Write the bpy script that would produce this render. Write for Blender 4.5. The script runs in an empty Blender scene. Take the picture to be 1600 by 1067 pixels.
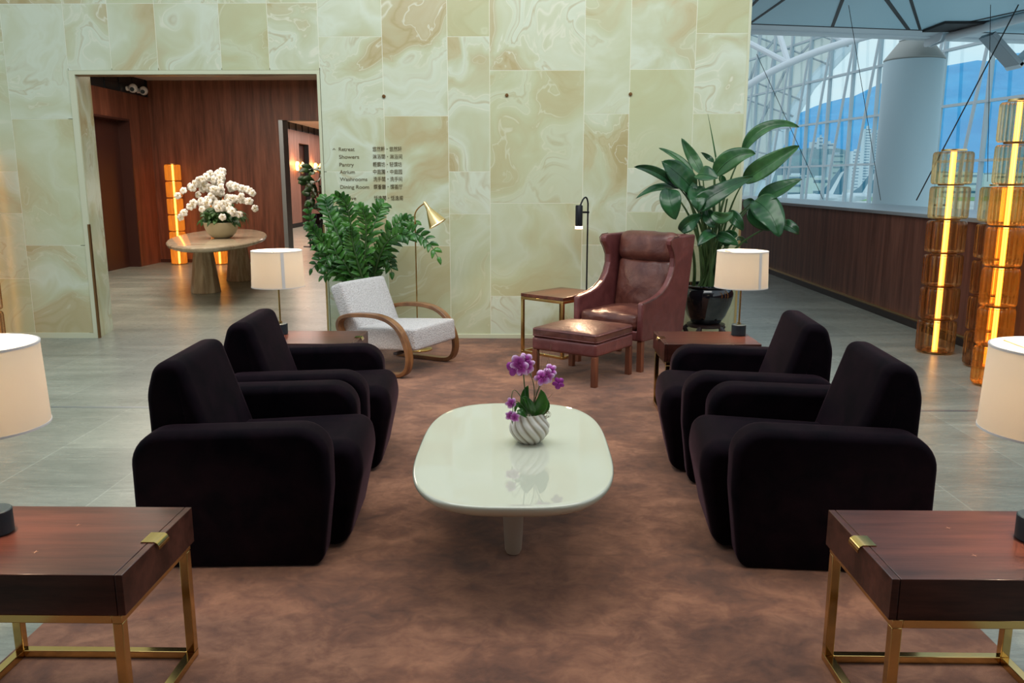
import bpy, bmesh, math, random
from mathutils import Vector, Matrix, Euler, noise
R = math.radians
PI = math.pi
random.seed(7)
S = bpy.context.scene
C = S.collection

# ------------------------------------------------------------------ camera, world, light, exposure
cam_d = bpy.data.cameras.new('camera')
cam_d.sensor_width = 36.0
cam_d.lens = 1290.0 / 1600.0 * 36.0
cam_d.clip_end = 8000
cam = bpy.data.objects.new('camera', cam_d)
C.objects.link(cam)
cam.location = (0, 0, 1.5)
cam.rotation_euler = (R(90) - math.atan(250 / 1290), 0, math.atan(21 / math.hypot(1290, 250)))
S.camera = cam
S.view_settings.view_transform = 'Standard'
S.view_settings.look = 'None'
S.view_settings.gamma = 1
S.view_settings.use_curve_mapping = False
S.view_settings.exposure = 0.0
S.cycles.max_bounces = 10
S.cycles.transparent_max_bounces = 24
S.cycles.use_denoising = True
S.cycles.sample_clamp_indirect = 6

W = bpy.data.worlds.new('sky')
S.world = W
W.use_nodes = True
nt = W.node_tree
for n in list(nt.nodes): nt.nodes.remove(n)
_o = nt.nodes.new('ShaderNodeOutputWorld')
_b = nt.nodes.new('ShaderNodeBackground')
_tc = nt.nodes.new('ShaderNodeTexCoord')
_sp = nt.nodes.new('ShaderNodeSeparateXYZ')
_gr = nt.nodes.new('ShaderNodeValToRGB')
_gr.color_ramp.elements[0].position = 0.0
_gr.color_ramp.elements[0].color = (0.78, 0.95, 1.0, 1)
_gr.color_ramp.elements[1].position = 0.5
_gr.color_ramp.elements[1].color = (0.62, 0.78, 0.92, 1)
_nz = nt.nodes.new('ShaderNodeTexNoise')
_nz.inputs['Scale'].default_value = 5.0
_nz.inputs['Detail'].default_value = 5.0
_cr = nt.nodes.new('ShaderNodeValToRGB')
_cr.color_ramp.elements[0].position = 0.42
_cr.color_ramp.elements[1].position = 0.62
_mp = nt.nodes.new('ShaderNodeMapping')
_mp.inputs['Scale'].default_value = (1, 1, 2.6)
_mx = nt.nodes.new('ShaderNodeMix')
_mx.data_type = 'RGBA'
_mx.inputs[7].default_value = (0.95, 0.97, 0.95, 1)
nt.links.new(_tc.outputs['Generated'], _sp.inputs[0])
nt.links.new(_sp.outputs['Z'], _gr.inputs[0])
nt.links.new(_tc.outputs['Generated'], _mp.inputs[0])
nt.links.new(_mp.outputs[0], _nz.inputs['Vector'])
nt.links.new(_nz.outputs['Fac'], _cr.inputs[0])
nt.links.new(_cr.outputs[0], _mx.inputs[0])
nt.links.new(_gr.outputs[0], _mx.inputs[6])
nt.links.new(_mx.outputs[2], _b.inputs['Color'])
nt.links.new(_b.outputs[0], _o.inputs['Surface'])
_b.inputs['Strength'].default_value = 1.0


def area(name, loc, rot, sx, sy, power, col):
    d = bpy.data.lights.new(name, 'AREA')
    d.shape = 'RECTANGLE'; d.size = sx; d.size_y = sy; d.energy = power; d.color = col
    o = bpy.data.objects.new(name, d); C.objects.link(o)
    o.location = loc; o.rotation_euler = rot
    return o


def point(name, loc, power, col, r=0.05, parent=None):
    d = bpy.data.lights.new(name, 'POINT')
    d.energy = power; d.color = col; d.shadow_soft_size = r
    o = bpy.data.objects.new(name, d); C.objects.link(o)
    o.location = loc
    if parent: o.parent = parent
    return o


# overhead fill lights added over the seating, in the foyer and the corridor
area('seating_fill', (0.0, 4.4, 4.5), (R(14), 0, 0), 5.0, 2.2, 150, (1.0, 0.98, 0.93))
area('foyer_fill', (-4.6, 11.4, 3.2), (0, 0, 0), 3.0, 4.0, 190, (1.0, 0.86, 0.72))
area('corridor_fill', (-5.9, 25.0, 3.2), (0, 0, 0), 2.4, 14.0, 420, (1.0, 0.84, 0.76))


# ------------------------------------------------------------------ materials
def mat(name, col=(0.5, 0.5, 0.5), rough=0.5, metal=0.0, **kw):
    m = bpy.data.materials.new(name)
    m.use_nodes = True
    b = m.node_tree.nodes['Principled BSDF']
    b.inputs['Base Color'].default_value = (*col, 1)
    b.inputs['Roughness'].default_value = rough
    b.inputs['Metallic'].default_value = metal
    for k, v in kw.items():
        b.inputs[k].default_value = v
    return m


class NT:
    """small node helper"""
    def __init__(s, m): s.t = m.node_tree; s.b = s.t.nodes.get('Principled BSDF')
    def n(s, typ, **kw):
        x = s.t.nodes.new('ShaderNode' + typ)
        for k, v in kw.items():
            if k in x.inputs: x.inputs[k].default_value = v
            else: setattr(x, k, v)
        return x
    def l(s, a, b): s.t.links.new(a, b)
    def ramp(s, fac, stops):
        r = s.n('ValToRGB'); e = r.color_ramp.elements
        while len(e) < len(stops): e.new(0.5)
        for i, (p, c) in enumerate(stops):
            e[i].position = p
            e[i].color = (*c, 1) if len(c) == 3 else c
        s.l(fac, r.inputs[0]); return r.outputs[0]
    def coord(s, scale=(1, 1, 1), kind='Object', loc=(0, 0, 0), rot=(0, 0, 0)):
        tc = s.n('TexCoord'); mp = s.n('Mapping')
        mp.inputs['Scale'].default_value = scale
        mp.inputs['Location'].default_value = loc
        mp.inputs['Rotation'].default_value = rot
        s.l(tc.outputs[kind], mp.inputs[0]); return mp.outputs[0]
    def noise(s, vec, scale, detail=4, rough=0.5, dist=0.0):
        x = s.n('TexNoise'); x.inputs['Scale'].default_value = scale
        x.inputs['Detail'].default_value = detail; x.inputs['Roughness'].default_value = rough
        x.inputs['Distortion'].default_value = dist
        if vec is not None: s.l(vec, x.inputs['Vector'])
        return x
    def math(s, op, a, b=None, clamp=False):
        x = s.n('Math'); x.operation = op; x.use_clamp = clamp
        for i, v in enumerate((a, b)):
            if v is None: continue
            if isinstance(v, (int, float)): x.inputs[i].default_value = v
            else: s.l(v, x.inputs[i])
        return x.outputs[0]
    def mix(s, fac, a, b, blend='MIX'):
        x = s.n('Mix'); x.data_type = 'RGBA'; x.blend_type = blend
        for i, v in ((0, fac), (6, a), (7, b)):
            if isinstance(v, (int, float)): x.inputs[i].default_value = v
            elif isinstance(v, tuple): x.inputs[i].default_value = (*v, 1)
            else: s.l(v, x.inputs[i])
        return x.outputs[2]
    def bump(s, h, strength, dist=0.01):
        x = s.n('Bump'); x.inputs['Strength'].default_value = strength
        x.inputs['Distance'].default_value = dist
        s.l(h, x.inputs['Height']); s.l(x.outputs[0], s.b.inputs['Normal'])


def wood(name, dark, light, scale=(1, 1, 1), rough=0.35, grain=26, contrast=1.0, coat=0.0):
    m = mat(name, light, rough); N = NT(m)
    v = N.coord(scale)
    a = N.noise(v, grain * 0.25, 3, 0.5, 0.6)
    b = N.noise(v, grain, 6, 0.65, 0.2)
    f = N.math('ADD', N.math('MULTIPLY', a.outputs['Fac'], 0.6), N.math('MULTIPLY', b.outputs['Fac'], 0.4))
    c = N.ramp(f, [(0.38, dark), (0.64, light)])
    N.l(c, N.b.inputs['Base Color'])
    N.bump(b.outputs['Fac'], 0.06, 0.004)
    m.node_tree.nodes['Principled BSDF'].inputs['Coat Weight'].default_value = coat
    m.node_tree.nodes['Principled BSDF'].inputs['Coat Roughness'].default_value = 0.15
    return m


M = {}


def make_materials():
    # onyx wall panels: every panel carries its own random offset and tint (attribute pid)
    m = mat('onyx', (0.6, 0.62, 0.42), 0.22); N = NT(m)
    at = N.n('Attribute'); at.attribute_name = 'pid'; at.attribute_type = 'GEOMETRY'
    tc = N.n('TexCoord')
    sc = N.n('VectorMath', operation='SCALE'); sc.inputs['Scale'].default_value = 37.0
    N.l(at.outputs['Vector'], sc.inputs[0])
    ad = N.n('VectorMath', operation='ADD'); N.l(tc.outputs['Object'], ad.inputs[0]); N.l(sc.outputs[0], ad.inputs[1])
    w = N.noise(ad.outputs[0], 1.1, 2, 0.5)
    w2 = N.n('VectorMath', operation='SCALE'); w2.inputs['Scale'].default_value = 1.3; N.l(w.outputs['Color'], w2.inputs[0])
    ad2 = N.n('VectorMath', operation='ADD'); N.l(ad.outputs[0], ad2.inputs[0]); N.l(w2.outputs[0], ad2.inputs[1])
    n1 = N.noise(ad2.outputs[0], 0.78, 5, 0.52, 0.6)
    base = N.ramp(n1.outputs['Fac'], [(0.30, (0.44, 0.34, 0.15)), (0.37, (0.56, 0.51, 0.30)), (0.43, (0.58, 0.63, 0.43)), (0.51, (0.70, 0.78, 0.64)),
                                      (0.57, (0.59, 0.63, 0.42)), (0.65, (0.52, 0.44, 0.24)), (0.75, (0.60, 0.57, 0.38))])
    # agate-like contour veins
    sn = N.math('ABSOLUTE', N.math('SINE', N.math('MULTIPLY', n1.outputs['Fac'], 46.0)))
    line = N.ramp(sn, [(0.0, (1, 1, 1)), (0.22, (0, 0, 0))])
    mk = N.noise(ad.outputs[0], 1.1, 2, 0.5)
    mask = N.ramp(mk.outputs['Fac'], [(0.42, (0, 0, 0)), (0.56, (1, 1, 1))])
    vein = N.math('MULTIPLY', N.math('MULTIPLY', line, mask), 0.75)
    c1 = N.mix(vein, base, (0.80, 0.82, 0.68))
    sn2 = N.math('ABSOLUTE', N.math('SINE', N.math('ADD', N.math('MULTIPLY', n1.outputs['Fac'], 23.0), 0.7)))
    l2 = N.math('MULTIPLY', N.math('MULTIPLY', N.ramp(sn2, [(0.0, (1, 1, 1)), (0.25, (0, 0, 0))]), mask), 0.60)
    c2 = N.mix(l2, c1, (0.44, 0.37, 0.17))
    sp = N.n('SeparateColor'); N.l(at.outputs['Color'], sp.inputs[0])
    plain = N.ramp(sp.outputs[2], [(0.05, (1, 1, 1)), (0.55, (0, 0, 0))])
    c3 = N.mix(N.math('MULTIPLY', plain, 0.62), c2, (0.54, 0.58, 0.33))
    fine = N.noise(ad.outputs[0], 9, 5, 0.7)
    c4 = N.mix(N.math('MULTIPLY', fine.outputs['Fac'], 0.14), c3, (0.72, 0.74, 0.55))
    N.l(c4, N.b.inputs['Base Color'])
    M['onyx'] = m
    M['onyx_joint'] = mat('onyx_joint', (0.84, 0.86, 0.72), 0.5)
    M['onyx_trim'] = mat('onyx_trim', (0.66, 0.69, 0.50), 0.3)

    # stone floor
    m = mat('floor_stone', (0.3, 0.31, 0.27), 0.3); N = NT(m)
    v = N.coord((0.55, 2.2, 1))
    a = N.noise(v, 1.2, 5, 0.62, 0.7)
    b = N.noise(N.coord((1.0, 6.0, 1)), 7, 7, 0.75, 0.4)
    pits = N.noise(N.coord((1, 3, 1)), 60, 3, 0.6)
    f = N.math('ADD', N.math('MULTIPLY', a.outputs['Fac'], 0.5), N.math('MULTIPLY', b.outputs['Fac'], 0.5))
    c = N.ramp(f, [(0.34, (0.150, 0.168, 0.142)), (0.5, (0.262, 0.285, 0.245)), (0.66, (0.40, 0.42, 0.36))])
    pm = N.ramp(pits.outputs['Fac'], [(0.30, (0.6, 0.6, 0.6)), (0.40, (1, 1, 1))])
    c = N.mix(0.5, c, pm, 'MULTIPLY')
    br = N.n('TexBrick'); br.offset = 0.5
    br.inputs['Scale'].default_value = 1.0; br.inputs['Mortar Size'].default_value = 0.004
    br.inputs['Brick Width'].default_value = 1.2; br.inputs['Row Height'].default_value = 0.592
    br.inputs['Color1'].default_value = (0.92, 0.92, 0.92, 1); br.inputs['Color2'].default_value = (1.08, 1.08, 1.06, 1)
    br.inputs['Mortar'].default_value = (1.35, 1.35, 1.35, 1)
    N.l(N.coord((1, 1, 1), loc=(3.9 % 1.2, 2.655 % 0.592, 0), rot=(0, 0, R(90))), br.inputs['Vector'])
    c = N.mix(1.0, c, br.outputs['Color'], 'MULTIPLY')
    N.l(c, N.b.inputs['Base Color'])
    N.l(N.ramp(b.outputs['Fac'], [(0.3, (0.36, 0.36, 0.36)), (0.7, (0.24, 0.24, 0.24))]), N.b.inputs['Roughness'])
    N.bump(pits.outputs['Fac'], 0.10, 0.003)
    M['floor'] = m

    # rug: brushed wool pile, lighter and darker where the nap turns
    m = mat('rug_wool', (0.25, 0.11, 0.07), 0.95); N = NT(m)
    v = N.coord((1, 1.15, 1))
    a = N.noise(v, 2.2, 5, 0.62, 0.6); b = N.noise(v, 9.0, 7, 0.72, 0.5); p = N.noise(None, 420, 2, 0.6)
    N.l(N.coord(), p.inputs['Vector'])
    f = N.math('ADD', N.math('MULTIPLY', a.outputs['Fac'], 0.55), N.math('MULTIPLY', b.outputs['Fac'], 0.45))
    c = N.ramp(f, [(0.37, (0.088, 0.029, 0.013)), (0.49, (0.190, 0.070, 0.033)), (0.62, (0.355, 0.155, 0.080))])
    c = N.mix(0.35, c, N.ramp(p.outputs['Fac'], [(0.3, (0.6, 0.6, 0.6)), (0.7, (1.2, 1.2, 1.2))]), 'MULTIPLY')
    N.l(c, N.b.inputs['Base Color']); N.b.inputs['Sheen Weight'].default_value = 0.25
    N.bump(p.outputs['Fac'], 0.5, 0.004)
    M['rug'] = m

    # velvet
    m = mat('velvet', (0.010, 0.006, 0.010), 0.85); N = NT(m)
    N.b.inputs['Specular IOR Level'].default_value = 0.05
    a = N.noise(N.coord(), 9, 5, 0.6, 0.5)
    N.l(N.ramp(a.outputs['Fac'], [(0.3, (0.0016, 0.0014, 0.0032)), (0.7, (0.0080, 0.0036, 0.0066))]), N.b.inputs['Base Color'])
    N.b.inputs['Sheen Weight'].default_value = 0.30
    N.b.inputs['Sheen Roughness'].default_value = 0.20
    N.b.inputs['Sheen Tint'].default_value = (0.55, 0.30, 0.38, 1)
    N.bump(N.noise(N.coord(), 500, 2).outputs['Fac'], 0.25, 0.002)
    M['velvet'] = m

    # boucle
    m = mat('boucle', (0.70, 0.69, 0.68), 0.95); N = NT(m)
    vo = N.n('TexVoronoi'); vo.inputs['Scale'].default_value = 110; N.l(N.coord(), vo.inputs['Vector'])
    N.l(N.ramp(vo.outputs['Distance'], [(0.0, (0.80, 0.79, 0.79)), (0.7, (0.52, 0.50, 0.50))]), N.b.inputs['Base Color'])
    N.bump(N.math('MULTIPLY', vo.outputs['Distance'], -1.0), 0.7, 0.006)
    M['boucle'] = m

    # leather
    for nm, lo, hi in (('leather', (0.120, 0.032, 0.032), (0.200, 0.060, 0.058)), ('leather_worn', (0.080, 0.020, 0.016), (0.190, 0.070, 0.048))):
        m = mat(nm, lo, 0.36); N = NT(m)
        a = N.noise(N.coord(), 5, 5, 0.6, 0.8)
        N.l(N.ramp(a.outputs['Fac'], [(0.35, lo), (0.7, hi)]), N.b.inputs['Base Color'])
        g = N.n('TexVoronoi'); g.inputs['Scale'].default_value = 160; N.l(N.coord(), g.inputs['Vector'])
        w = N.noise(N.coord(), 7, 3, 0.5, 1.5)
        N.bump(N.math('ADD', N.math('MULTIPLY', g.outputs['Distance'], 0.12), w.outputs['Fac']), 0.45, 0.012)
        N.b.inputs['Coat Weight'].default_value = 0.12
        M[nm] = m

    M['wall_wood'] = wood('wall_wood', (0.100, 0.032, 0.018), (0.250, 0.090, 0.052), (2.2, 2.2, 0.16), 0.42, 16)
    M['half_wood'] = wood('half_wood', (0.110, 0.042, 0.029), (0.270, 0.116, 0.080), (2.2, 2.2, 0.16), 0.40, 16)
    M['pink_wood'] = wood('pink_wood', (0.25, 0.125, 0.095), (0.42, 0.23, 0.18), (2.2, 2.2, 0.16), 0.5, 20)
    M['table_wood'] = wood('table_wood', (0.028, 0.008, 0.006), (0.100, 0.032, 0.022), (1.0, 9.0, 9.0), 0.28, 5, coat=0.08)
    M['table_wood'].node_tree.nodes['Principled BSDF'].inputs['Specular IOR Level'].default_value = 0.3
    M['red_wood'] = wood('red_wood', (0.060, 0.018, 0.010), (0.17, 0.050, 0.026), (9.0, 1.0, 9.0), 0.25, 5, coat=0.2)
    M['leg_wood'] = wood('leg_wood', (0.085, 0.024, 0.013), (0.25, 0.085, 0.040), (8, 8, 0.7), 0.35, 6)
    M['bent_wood'] = wood('bent_wood', (0.13, 0.048, 0.014), (0.34, 0.150, 0.052), (3.0, 14.0, 3.0), 0.3, 5, coat=0.3)
    M['inlay'] = mat('inlay', (0.30, 0.17, 0.11), 0.3)
    M['door_wood'] = mat('door_wood', (0.055, 0.017, 0.012), 0.45)
    M['sand_oak'] = wood('sand_oak', (0.21, 0.115, 0.06), (0.40, 0.25, 0.14), (1, 1, 0.1), 0.5, 12)
    M['dark'] = mat('dark_gap', (0.010, 0.010, 0.012), 0.6)
    M['black_metal'] = mat('black_metal', (0.012, 0.013, 0.016), 0.4, 0.6)
    M['louvre'] = mat('louvre', (0.016, 0.020, 0.026), 0.35, 0.3)
    M['lamp_base'] = mat('lamp_base', (0.006, 0.016, 0.024), 0.5)
    M['brass'] = mat('brass', (0.66, 0.46, 0.18), 0.14, 1.0)
    M['brass_soft'] = mat('brass_soft', (0.80, 0.60, 0.28), 0.28, 1.0)
    M['bronze'] = mat('bronze', (0.24, 0.13, 0.05), 0.4, 0.8)
    M['steel'] = mat('steel', (0.30, 0.34, 0.37), 0.35, 0.7)
    M['white_steel'] = mat('white_steel', (0.70, 0.80, 0.86), 0.4)
    M['roof_panel'] = mat('roof_panel', (0.52, 0.80, 0.92), 0.5)
    M['steel_backlit_tone'] = mat('steel_backlit_tone', (0.46, 0.55, 0.60), 0.5)  # darker copy of the white steel, backlit shade put into the colour
    M['roof_beige'] = mat('roof_beige', (0.80, 0.80, 0.74), 0.6)
    M['column_white'] = mat('column_white', (0.54, 0.72, 0.80), 0.5)
    M['concrete'] = mat('concrete', (0.40, 0.43, 0.41), 0.8)
    M['cap_stone'] = mat('cap_stone', (0.34, 0.40, 0.44), 0.28)
    M['ceiling'] = mat('ceiling_paint', (0.75, 0.62, 0.54), 0.7)
    M['white_plastic'] = mat('white_plastic', (0.7, 0.7, 0.7), 0.3)
    M['glass_dark'] = mat('glass_dark', (0.01, 0.01, 0.012), 0.1)
    M['lacquer'] = mat('lacquer', (0.58, 0.60, 0.49), 0.04)
    M['lacquer'].node_tree.nodes['Principled BSDF'].inputs['Coat Weight'].default_value = 0.7
    M['lacquer'].node_tree.nodes['Principled BSDF'].inputs['Coat Roughness'].default_value = 0.02
    M['lacquer_leg'] = mat('lacquer_leg', (0.42, 0.38, 0.31), 0.3)
    M['ceramic_black'] = mat('ceramic_black', (0.004, 0.006, 0.010), 0.08)
    M['ceramic_black'].node_tree.nodes['Principled BSDF'].inputs['Coat Weight'].default_value = 0.5
    M['ebony'] = mat('ebony', (0.018, 0.010, 0.010), 0.35)
    M['ceramic_cream'] = mat('ceramic_cream', (0.50, 0.47, 0.34), 0.45)
    M['soil'] = mat('soil', (0.03, 0.02, 0.013), 0.95)
    # twisted two-tone vase: stripes follow the ribs through the mesh attribute
    m = mat('vase_clay', (0.6, 0.56, 0.48), 0.55); N = NT(m)
    a = N.n('Attribute'); a.attribute_name = 'rib'
    N.l(N.ramp(a.outputs['Fac'], [(0.15, (0.33, 0.27, 0.19)), (0.5, (0.56, 0.51, 0.42)), (0.8, (0.74, 0.71, 0.64))]), N.b.inputs['Base Color'])
    M['vase'] = m
    # travertine of the foyer table
    m = mat('travertine', (0.5, 0.42, 0.32), 0.15); N = NT(m)
    a = N.noise(N.coord((6, 6, 0.5)), 3, 6, 0.65, 0.6)
    N.l(N.ramp(a.outputs['Fac'], [(0.32, (0.28, 0.19, 0.11)), (0.5, (0.44, 0.34, 0.22)), (0.7, (0.62, 0.53, 0.38))]), N.b.inputs['Base Color'])
    M['travertine'] = m
    m = mat('travertine_top', (0.5, 0.42, 0.32), 0.1); N = NT(m)
    a = N.noise(N.coord((1, 4, 1)), 2, 6, 0.65, 0.6)
    N.l(N.ramp(a.outputs['Fac'], [(0.32, (0.34, 0.26, 0.17)), (0.5, (0.50, 0.42, 0.30)), (0.7, (0.66, 0.60, 0.46))]), N.b.inputs['Base Color'])
    M['travertine_top'] = m

    # leaves
    for nm, a_, b_, r in (('leaf_dark', (0.008, 0.045, 0.018), (0.022, 0.105, 0.030), 0.28),
                          ('leaf_back', (0.020, 0.080, 0.030), (0.055, 0.170, 0.050), 0.35),
                          ('leaf_zz', (0.012, 0.075, 0.012), (0.075, 0.24, 0.035), 0.25),
                          ('leaf_small', (0.016, 0.065, 0.018), (0.060, 0.170, 0.040), 0.4),
                          ('stem_green', (0.03, 0.08, 0.02), (0.08, 0.16, 0.05), 0.5)):
        m = mat(nm, a_, r); N = NT(m)
        n = N.noise(N.coord(), 6, 4, 0.6)
        N.l(N.ramp(n.outputs['Fac'], [(0.35, a_), (0.65, b_)]), N.b.inputs['Base Color'])
        if nm in ('leaf_dark', 'leaf_back'):
            at = N.n('Attribute'); at.attribute_name = 'vein'
            s_ = N.math('SINE', N.math('MULTIPLY', at.outputs['Fac'], 1.0))
            N.bump(s_, 0.12, 0.003)
        M[nm] = m
    M['dry_stem'] = mat('dry_stem', (0.16, 0.09, 0.035), 0.7)
    m = mat('orchid_pink', (0.5, 0.08, 0.5), 0.5); N = NT(m)
    a = N.n('Attribute'); a.attribute_name = 'petal'
    N.l(N.ramp(a.outputs['Fac'], [(0.0, (0.30, 0.01, 0.22)), (0.5, (0.52, 0.07, 0.46)), (0.78, (0.80, 0.42, 0.80)), (1.0, (0.86, 0.72, 0.88))]), N.b.inputs['Base Color'])
    M['orchid_pink'] = m
    m = mat('orchid_magenta', (0.36, 0.03, 0.33), 0.5)
    M['orchid_magenta'] = m
    m = mat('orchid_white', (0.86, 0.85, 0.80), 0.5); N = NT(m)
    a = N.n('Attribute'); a.attribute_name = 'petal'
    N.l(N.ramp(a.outputs['Fac'], [(0.0, (0.62, 0.50, 0.20)), (0.2, (0.80, 0.80, 0.74)), (1.0, (0.90, 0.90, 0.88))]), N.b.inputs['Base Color'])
    M['orchid_white'] = m

    # lamp shade: real translucent cloth lit by the bulb inside
    m = bpy.data.materials.new('shade_cloth'); m.use_nodes = True; N = NT(m); t = m.node_tree
    t.nodes.remove(N.b)
    out = t.nodes['Material Output']
    d = N.n('BsdfDiffuse'); d.inputs['Color'].default_value = (0.80, 0.78, 0.74, 1)
    tr = N.n('BsdfTranslucent'); tr.inputs['Color'].default_value = (0.97, 0.88, 0.76, 1)
    mx = N.n('MixShader'); mx.inputs[0].default_value = 0.62
    N.l(d.outputs[0], mx.inputs[1]); N.l(tr.outputs[0], mx.inputs[2]); N.l(mx.outputs[0], out.inputs[0])
    M['shade'] = m
    M['shade_trim'] = mat('shade_trim', (0.72, 0.70, 0.68), 0.8)

    def emis(name, col, s):
        m = bpy.data.materials.new(name); m.use_nodes = True
        b = m.node_tree.nodes['Principled BSDF']
        b.inputs['Base Color'].default_value = (*col, 1)
        b.inputs['Emission Color'].default_value = (*col, 1)
        b.inputs['Emission Strength'].default_value = s
        return m
    M['bulb'] = emis('bulb_glow', (1.0, 0.66, 0.32), 6)
    M['tube_glow'] = emis('tube_glow', (1.0, 0.45, 0.08), 4.0)
    M['tube_foyer'] = emis('tube_foyer', (1.0, 0.42, 0.08), 7.0)
    for nm in ('tube_glow', 'tube_foyer'):     # hot yellow core of the filament tube, orange towards its rim
        N = NT(M[nm]); lw = N.n('LayerWeight'); lw.inputs['Blend'].default_value = 0.5
        c = N.ramp(lw.outputs['Facing'], [(0.05, (1.0, 0.62, 0.16)), (0.45, (1.0, 0.36, 0.045)), (0.9, (0.75, 0.18, 0.015))])
        N.l(c, N.b.inputs['Emission Color'])
    M['sconce_glow'] = emis('sconce_glow', (1.0, 0.42, 0.12), 9)
    M['spot_glow'] = emis('spot_glow', (1.0, 0.62, 0.42), 8)
    M['cone_in'] = emis('cone_inside', (1.0, 0.84, 0.55), 1.6)

    # tinted cast glass of the stacked lamps: tinted transparency + gloss + a little scatter, streaked by the ribs
    def cast(name, thin, thick, scat, sc_amt):
        m = bpy.data.materials.new(name); m.use_nodes = True; N = NT(m); t = m.node_tree
        t.nodes.remove(N.b); out = t.nodes['Material Output']
        lw = N.n('LayerWeight'); lw.inputs['Blend'].default_value = 0.45
        at = N.n('Attribute'); at.attribute_name = 'rib'
        f = N.math('ADD', N.math('MULTIPLY', lw.outputs['Facing'], 0.75), N.math('MULTIPLY', N.math('POWER', at.outputs['Fac'], 3.0), 0.7), clamp=True)
        tp = N.n('BsdfTransparent'); N.l(N.ramp(f, [(0.05, thin), (0.95, thick)]), tp.inputs['Color'])
        tl = N.n('BsdfTranslucent'); tl.inputs['Color'].default_value = (*scat, 1)
        gl = N.n('BsdfGlossy'); gl.inputs['Roughness'].default_value = 0.06; gl.inputs['Color'].default_value = (1, 0.95, 0.85, 1)
        m1 = N.n('MixShader'); m1.inputs[0].default_value = sc_amt
        N.l(tp.outputs[0], m1.inputs[1]); N.l(tl.outputs[0], m1.inputs[2])
        fr = N.n('Fresnel'); fr.inputs['IOR'].default_value = 1.45
        m2 = N.n('MixShader'); N.l(N.math('MULTIPLY', fr.outputs[0], 0.7), m2.inputs[0])
        N.l(m1.outputs[0], m2.inputs[1]); N.l(gl.outputs[0], m2.inputs[2]); N.l(m2.outputs[0], out.inputs[0])
        return m
    M['glass_clear'] = cast('cast_glass_pale', (0.96, 0.92, 0.76), (0.60, 0.50, 0.30), (0.70, 0.55, 0.30), 0.08)
    M['glass_smoke'] = cast('cast_glass_brown', (0.94, 0.78, 0.62), (0.40, 0.24, 0.14), (0.80, 0.50, 0.28), 0.06)
    M['glass_amber'] = cast('cast_glass_amber', (1.0, 0.82, 0.50), (0.72, 0.36, 0.10), (1.0, 0.55, 0.18), 0.15)

    M['glass_glow'] = cast('cast_glass_glowing', (1.0, 0.86, 0.6), (0.85, 0.5, 0.2), (1.0, 0.62, 0.25), 0.55)

    # window glass
    m = bpy.data.materials.new('window_glass'); m.use_nodes = True; N = NT(m); t = m.node_tree
    t.nodes.remove(N.b); out = t.nodes['Material Output']
    tp = N.n('BsdfTransparent'); tp.inputs['Color'].default_value = (0.90, 0.98, 1.0, 1)
    gl = N.n('BsdfGlossy'); gl.inputs['Roughness'].default_value = 0.02
    fr = N.n('Fresnel'); fr.inputs['IOR'].default_value = 1.3
    m2 = N.n('MixShader'); N.l(N.math('MULTIPLY', fr.outputs[0], 0.2), m2.inputs[0])
    N.l(tp.outputs[0], m2.inputs[1]); N.l(gl.outputs[0], m2.inputs[2]); N.l(m2.outputs[0], out.inputs[0])
    M['window_glass'] = m

    # outside
    def ground(name, a_, b_, sc):
        m = mat(name, a_, 0.9); N = NT(m)
        n = N.noise(N.coord(), sc, 5, 0.65)
        N.l(N.ramp(n.outputs['Fac'], [(0.4, a_), (0.6, b_)]), N.b.inputs['Base Color']); return m
    M['mountain'] = ground('mountain_haze_blue', (0.014, 0.33, 0.70), (0.035, 0.44, 0.82), 0.004)  # aerial haze painted into the base colour as blue
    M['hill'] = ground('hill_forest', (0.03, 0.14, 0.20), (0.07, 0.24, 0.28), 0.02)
    M['apron'] = ground('apron', (0.52, 0.58, 0.58), (0.66, 0.70, 0.69), 0.02)
    M['grass'] = ground('grass', (0.16, 0.36, 0.11), (0.26, 0.50, 0.18), 0.05)
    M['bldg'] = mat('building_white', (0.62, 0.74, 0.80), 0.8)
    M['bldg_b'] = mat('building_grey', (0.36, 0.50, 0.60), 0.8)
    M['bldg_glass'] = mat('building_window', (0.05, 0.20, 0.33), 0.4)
    M['plane_white'] = mat('plane_white', (0.75, 0.82, 0.86), 0.4)
    M['plane_teal'] = mat('plane_teal', (0.005, 0.16, 0.26), 0.4)
    M['ink'] = mat('sign_bronze', (0.13, 0.10, 0.045), 0.5, 0.3)


make_materials()


# ------------------------------------------------------------------ mesh helpers
def tag(o, label=None, cat=None, group=None, kind=None):
    if label: o['label'] = label
    if cat: o['category'] = cat
    if group: o['group'] = group
    if kind: o['kind'] = kind
    return o


def empty(name, loc=(0, 0, 0), rz=0.0, label=None, cat=None, group=None):
    o = bpy.data.objects.new(name, None); C.objects.link(o)
    o.location = loc; o.rotation_euler = (0, 0, rz); o.empty_display_size = 0.1
    return tag(o, label, cat, group)


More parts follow.
